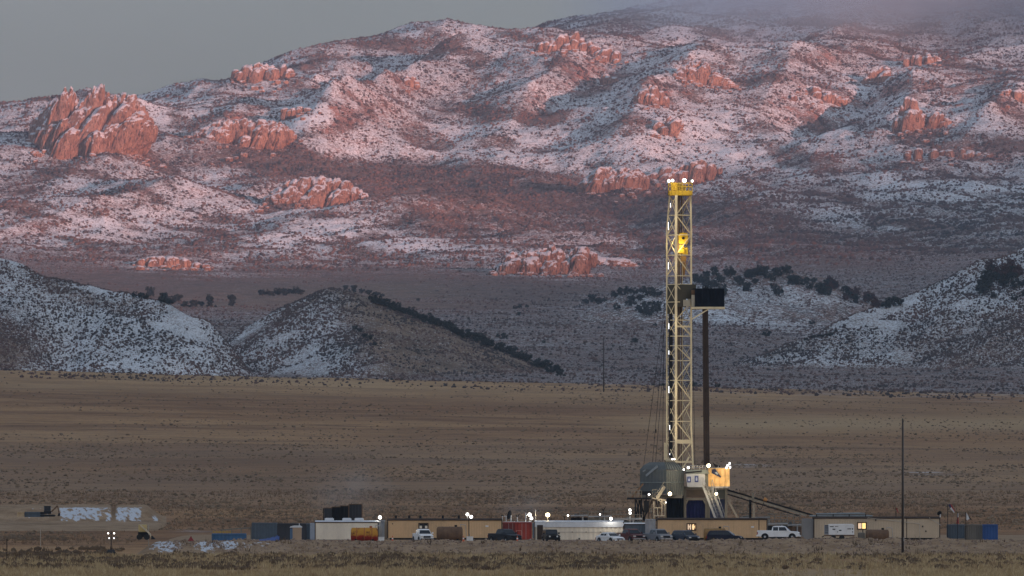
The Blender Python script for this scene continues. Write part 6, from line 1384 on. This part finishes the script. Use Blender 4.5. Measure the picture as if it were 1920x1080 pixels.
b.build('scaffold', paint('brace_tan', (.34,.30,.235)), pf)
b = MB(); b.box(U(1200),U(1222),.6,2.2,Z(928),Z(921)); b.cbox((U(1212),.4,Z(950)),(.7,.6,1.6)); b.box(U(1211),U(1213),.5,.9,Z(942),Z(928)); b.build('manifold', BLACK, pf)
# --- mud tanks behind the panelled block
def mud_tank(label, p0, p1, top, Y, m_, seed, rail=True):
    s = Y/F; r = empty('mud_tank', (wx((p0+p1)/2, Y), Y, 0)); tag(r, label, 'mud tank', 'mud tanks and pumps behind the long block'); L_ = (p1-p0)*s; H = wz(top, Y); rs = np.random.RandomState(seed)
    b = MB(); b.prism(corr(L_, 2.6, .9, .08), 0, H-.7, 'z'); b.build('shell', m_, r)
    b = MB()
    for a in np.linspace(-L_/2, L_/2, max(3, int(L_/1.3))): b.tube((a,-1.3,H-.7),(a,-1.3,H+.15),.035)
    b.tube((-L_/2,-1.3,H+.15),(L_/2,-1.3,H+.15),.04); b.tube((-L_/2,-1.3,H-.25),(L_/2,-1.3,H-.25),.035); b.build('railing', BEAM, r)
    for k in range(max(2, int(L_/1.6))):
        a = rs.uniform(-L_/2+.4, L_/2-.4); h = rs.uniform(.25,.75); w_ = rs.uniform(.3,.8); b = MB()
        if rs.rand() < .5: b.box(a-w_/2,a+w_/2,-.8,.4,H-.7,H-.7+h)
        else: b.tube((a-w_/2,-.5,H-.55+h*.3),(a+w_/2,-.5,H-.55+h*.3),.22,n=10)
        b.build('shaker', [BEAM, SLATE, BLACK, RUST][rs.randint(4)], r, bevel=.03)
    b = MB(); b.tube((-L_/2,-1.4,H-.5),(L_/2,-1.4,H-.45),.12,n=8); b.tube((L_*.2,-1.4,H-.5),(L_*.2,-1.4,.3),.12,n=8); b.build('suction_pipe', STEEL, r); return r
mud_tank('dark mud tank with stacked gear, left end of the row behind the panelled block', 1070, 1102, 960.5, 1024, BLACK, 1)
mud_tank('grey mud tank with long pipes behind the middle of the panelled block', 1103, 1146, 962, 1028, BEAM, 2)
mud_tank('low grey mud tank between the panelled block and the hose platform', 1147, 1204, 967, 1028, SLATE, 3)
mastpole('slanted dark crane boom tip above the mud tanks', 1131, 956, 1030, 2.5, 'vee', BLACK, 'vent_mast', 'mast', None)
mastpole('black box on a short post left of the slanted small lamp', 1058.5, 970, 1013, 0, 'knob', BLACK, 'control_post', 'post', None)
# --- gear right of the rig
mud_tank('low pale piping and rails right of the rig, beneath the sloping pipe ramp', 1386, 1443, 964, 1042, STEEL, 5)
mud_tank('dark skid of machinery behind the white crew cab pickup', 1440, 1476, 976, 1016, BLACK, 6); mud_tank('rust brown skid between the dark machinery and the beige trailer', 1476, 1502, 978, 1018, RUST, 9)
s = 1018/F; pr = empty('rail_rack', (wx(1475, 1022), 1022, 0)); tag(pr, 'thin pipe rail rack above the white crew cab pickup', 'rack')
b = MB()
for p in (1440,1452,1464,1476,1488,1500): b.tube(((p-1475)*s,0,0),((p-1475)*s,0,wz(962+(p%5)*.7,1022)),.05)
for z in (964,968): b.tube((-36*s,0,wz(z,1022)),(27*s,0,wz(z,1022)),.045)
b.build('rail', BEAM, pr)
for k in range(6):
    b = MB(); L_ = 118*1012/F; y = (k % 3)*.32; z = wz(967.5-(k//3)*3.6, 1012); b.tube((-L_/2+k*.3,y,z),(L_/2-k*.35,y,z+.02*k),.125,n=10); o = b.build('casing_pipe', paint('pipe_grey', (.22,.25,.26), var=.2), None, loc=(wx(1577,1012),1012,0)); tag(o, 'one of the long grey pipes lying on racks above the beige trailer roof', 'pipe', 'grey pipes on racks')
rk = empty('pipe_rack', (wx(1577,1012),1012,0)); tag(rk, 'low rack carrying the long grey pipes behind the beige trailer', 'rack')
for p in (-46,-15,15,46): b = MB(); b.bar((p*1012/F,-.3,0),(p*1012/F,-.3,wz(964,1012)),.12,.12); b.bar((p*1012/F,-.35,wz(969.6,1012)),(p*1012/F,1.1,wz(969.6,1012)),.12,.12); b.build('trestle', BLACK, rk)
# --- rig lamps
for (px, py, Y, lab, pw, rr, mm) in [(1256,926,1027,'large warm lamp under the grey green housing',240,.33,G_WARM),(1343,926,1029,'warm lamp right of the stairs, under the orange canvas',150,.26,G_WARM),(1328.5,873,1030,'bright lamp on the cabin roof beside the orange canvas',190,.33,G_WARM),
 (1217,927,1026.5,'small white lamp on the hose platform railing',50,.17,G_W),(1290.5,877,1030,'white lamp at the mast foot on the cabin roof',60,.2,G_W),(1282,880.5,1029,'small lamp on the corner between housing and cabin',0,.14,G_W),(1260.5,861,1034,'left one of the twin small lamps at the foot of the mast',30,.12,G_W),(1264.5,861,1034,'right one of the twin small lamps at the foot of the mast',0,.12,G_W),(1248.5,942,1026,'tiny lamp on the scaffold post left of the black tarp',0,.1,G_W)]:
    flood(lab, px, py, Y, False, mm, rr*.8, pw, (1,.80,.50) if mm is G_WARM else (1,.93,.82), group='lit floodlights on the rig', base=wz(py, Y)-.3)
# ------------------------------------------------------------------ steam drifting off the camp
sm = bpy.data.materials.new('steam_wisp'); sm.use_nodes = True; t = sm.node_tree; t.nodes.clear()
o_ = t.nodes.new('ShaderNodeOutputMaterial'); v_ = t.nodes.new('ShaderNodeVolumePrincipled'); v_.inputs['Color'].default_value = (.9,.9,.92,1)
tc_ = t.nodes.new('ShaderNodeTexCoord'); ln = t.nodes.new('ShaderNodeVectorMath'); ln.operation = 'LENGTH'; t.links.new(tc_.outputs['Object'], ln.inputs[0])
nz_ = t.nodes.new('ShaderNodeTexNoise'); nz_.inputs['Scale'].default_value = 1.6; nz_.inputs['Detail'].default_value = 4; t.links.new(tc_.outputs['Object'], nz_.inputs['Vector'])
m1_ = t.nodes.new('ShaderNodeMapRange'); m1_.inputs[1].default_value = 1.; m1_.inputs[2].default_value = .1; t.links.new(ln.outputs['Value'], m1_.inputs[0])
m2_ = t.nodes.new('ShaderNodeMapRange'); m2_.inputs[1].default_value = .38; m2_.inputs[2].default_value = .7; t.links.new(nz_.outputs[0], m2_.inputs[0])
mu = t.nodes.new('ShaderNodeMath'); mu.operation = 'MULTIPLY'; t.links.new(m1_.outputs[0], mu.inputs[0]); t.links.new(m2_.outputs[0], mu.inputs[1])
mu2 = t.nodes.new('ShaderNodeMath'); mu2.operation = 'MULTIPLY'; mu2.inputs[1].default_value = .045; t.links.new(mu.outputs[0], mu2.inputs[0]); t.links.new(mu2.outputs[0], v_.inputs['Density']); t.links.new(v_.outputs[0], o_.inputs['Volume'])
def wisp(px, py, Y, a, c_, h, lab):
    bm = bmesh.new(); bmesh.ops.create_icosphere(bm, subdivisions=3, radius=1); me = bpy.data.meshes.new('steam'); bm.to_mesh(me); bm.free(); me.materials.append(sm)
    o = bpy.data.objects.new('steam', me); COL.objects.link(o); o.location = (wx(px, Y), Y, wz(py, Y)); o.scale = (a, c_, h); tag(o, kind='stuff')
wisp(985, 950, 1055, 5.5, 6, 2.6, ''); wisp(655, 920, 1060, 7.5, 8, 5.5, '')
# ------------------------------------------------------------------ cloud resting on the upper right of the mountain
cm = bpy.data.materials.new('cloud_vapour'); cm.use_nodes = True; t = cm.node_tree; t.nodes.clear()
o_ = t.nodes.new('ShaderNodeOutputMaterial'); v_ = t.nodes.new('ShaderNodeVolumePrincipled'); v_.inputs['Color'].default_value = (.72,.88,1.0,1); v_.inputs['Anisotropy'].default_value = .1
tc_ = t.nodes.new('ShaderNodeTexCoord'); sp = t.nodes.new('ShaderNodeSeparateXYZ'); t.links.new(tc_.outputs['Object'], sp.inputs[0])
nz_ = t.nodes.new('ShaderNodeTexNoise'); nz_.inputs['Scale'].default_value = .0045; nz_.inputs['Detail'].default_value = 5; nz_.inputs['Roughness'].default_value = .55; t.links.new(tc_.outputs['Object'], nz_.inputs['Vector'])
def M(op, a, b):
    q = t.nodes.new('ShaderNodeMath'); q.operation = op
    for i, x in ((0,a),(1,b)):
        if isinstance(x, (int,float)): q.inputs[i].default_value = x
        else: t.links.new(x, q.inputs[i])
    return q.outputs[0]
def MR(v, a, b, c=0., d=1.):
    q = t.nodes.new('ShaderNodeMapRange'); q.interpolation_type = 'SMOOTHSTEP'
    for i, x in ((1,a),(2,b),(3,c),(4,d)): q.inputs[i].default_value = x
    t.links.new(v, q.inputs[0]); return q.outputs[0]
zz_ = M('ADD', sp.outputs[2], M('MULTIPLY', M('SUBTRACT', nz_.outputs[0], .5), 170.))
dz = MR(zz_, 440., 590.)
dxl = MR(sp.outputs[0], 20., 620.)
den_ = M('MULTIPLY', M('MULTIPLY', dz, dxl), .0085); t.links.new(den_, v_.inputs['Density']); t.links.new(v_.outputs[0], o_.inputs['Volume'])
b = MB(); b.box(-20, 1500, 8150, 9900, 400, 780); co_ = b.build('cloud', cm); tag(co_, kind='stuff')
b = MB(); b.box(-8200, 9000, -9800, 10600, -200, 800)
hzo = b.build('haze', hz); tag(hzo, kind='stuff')
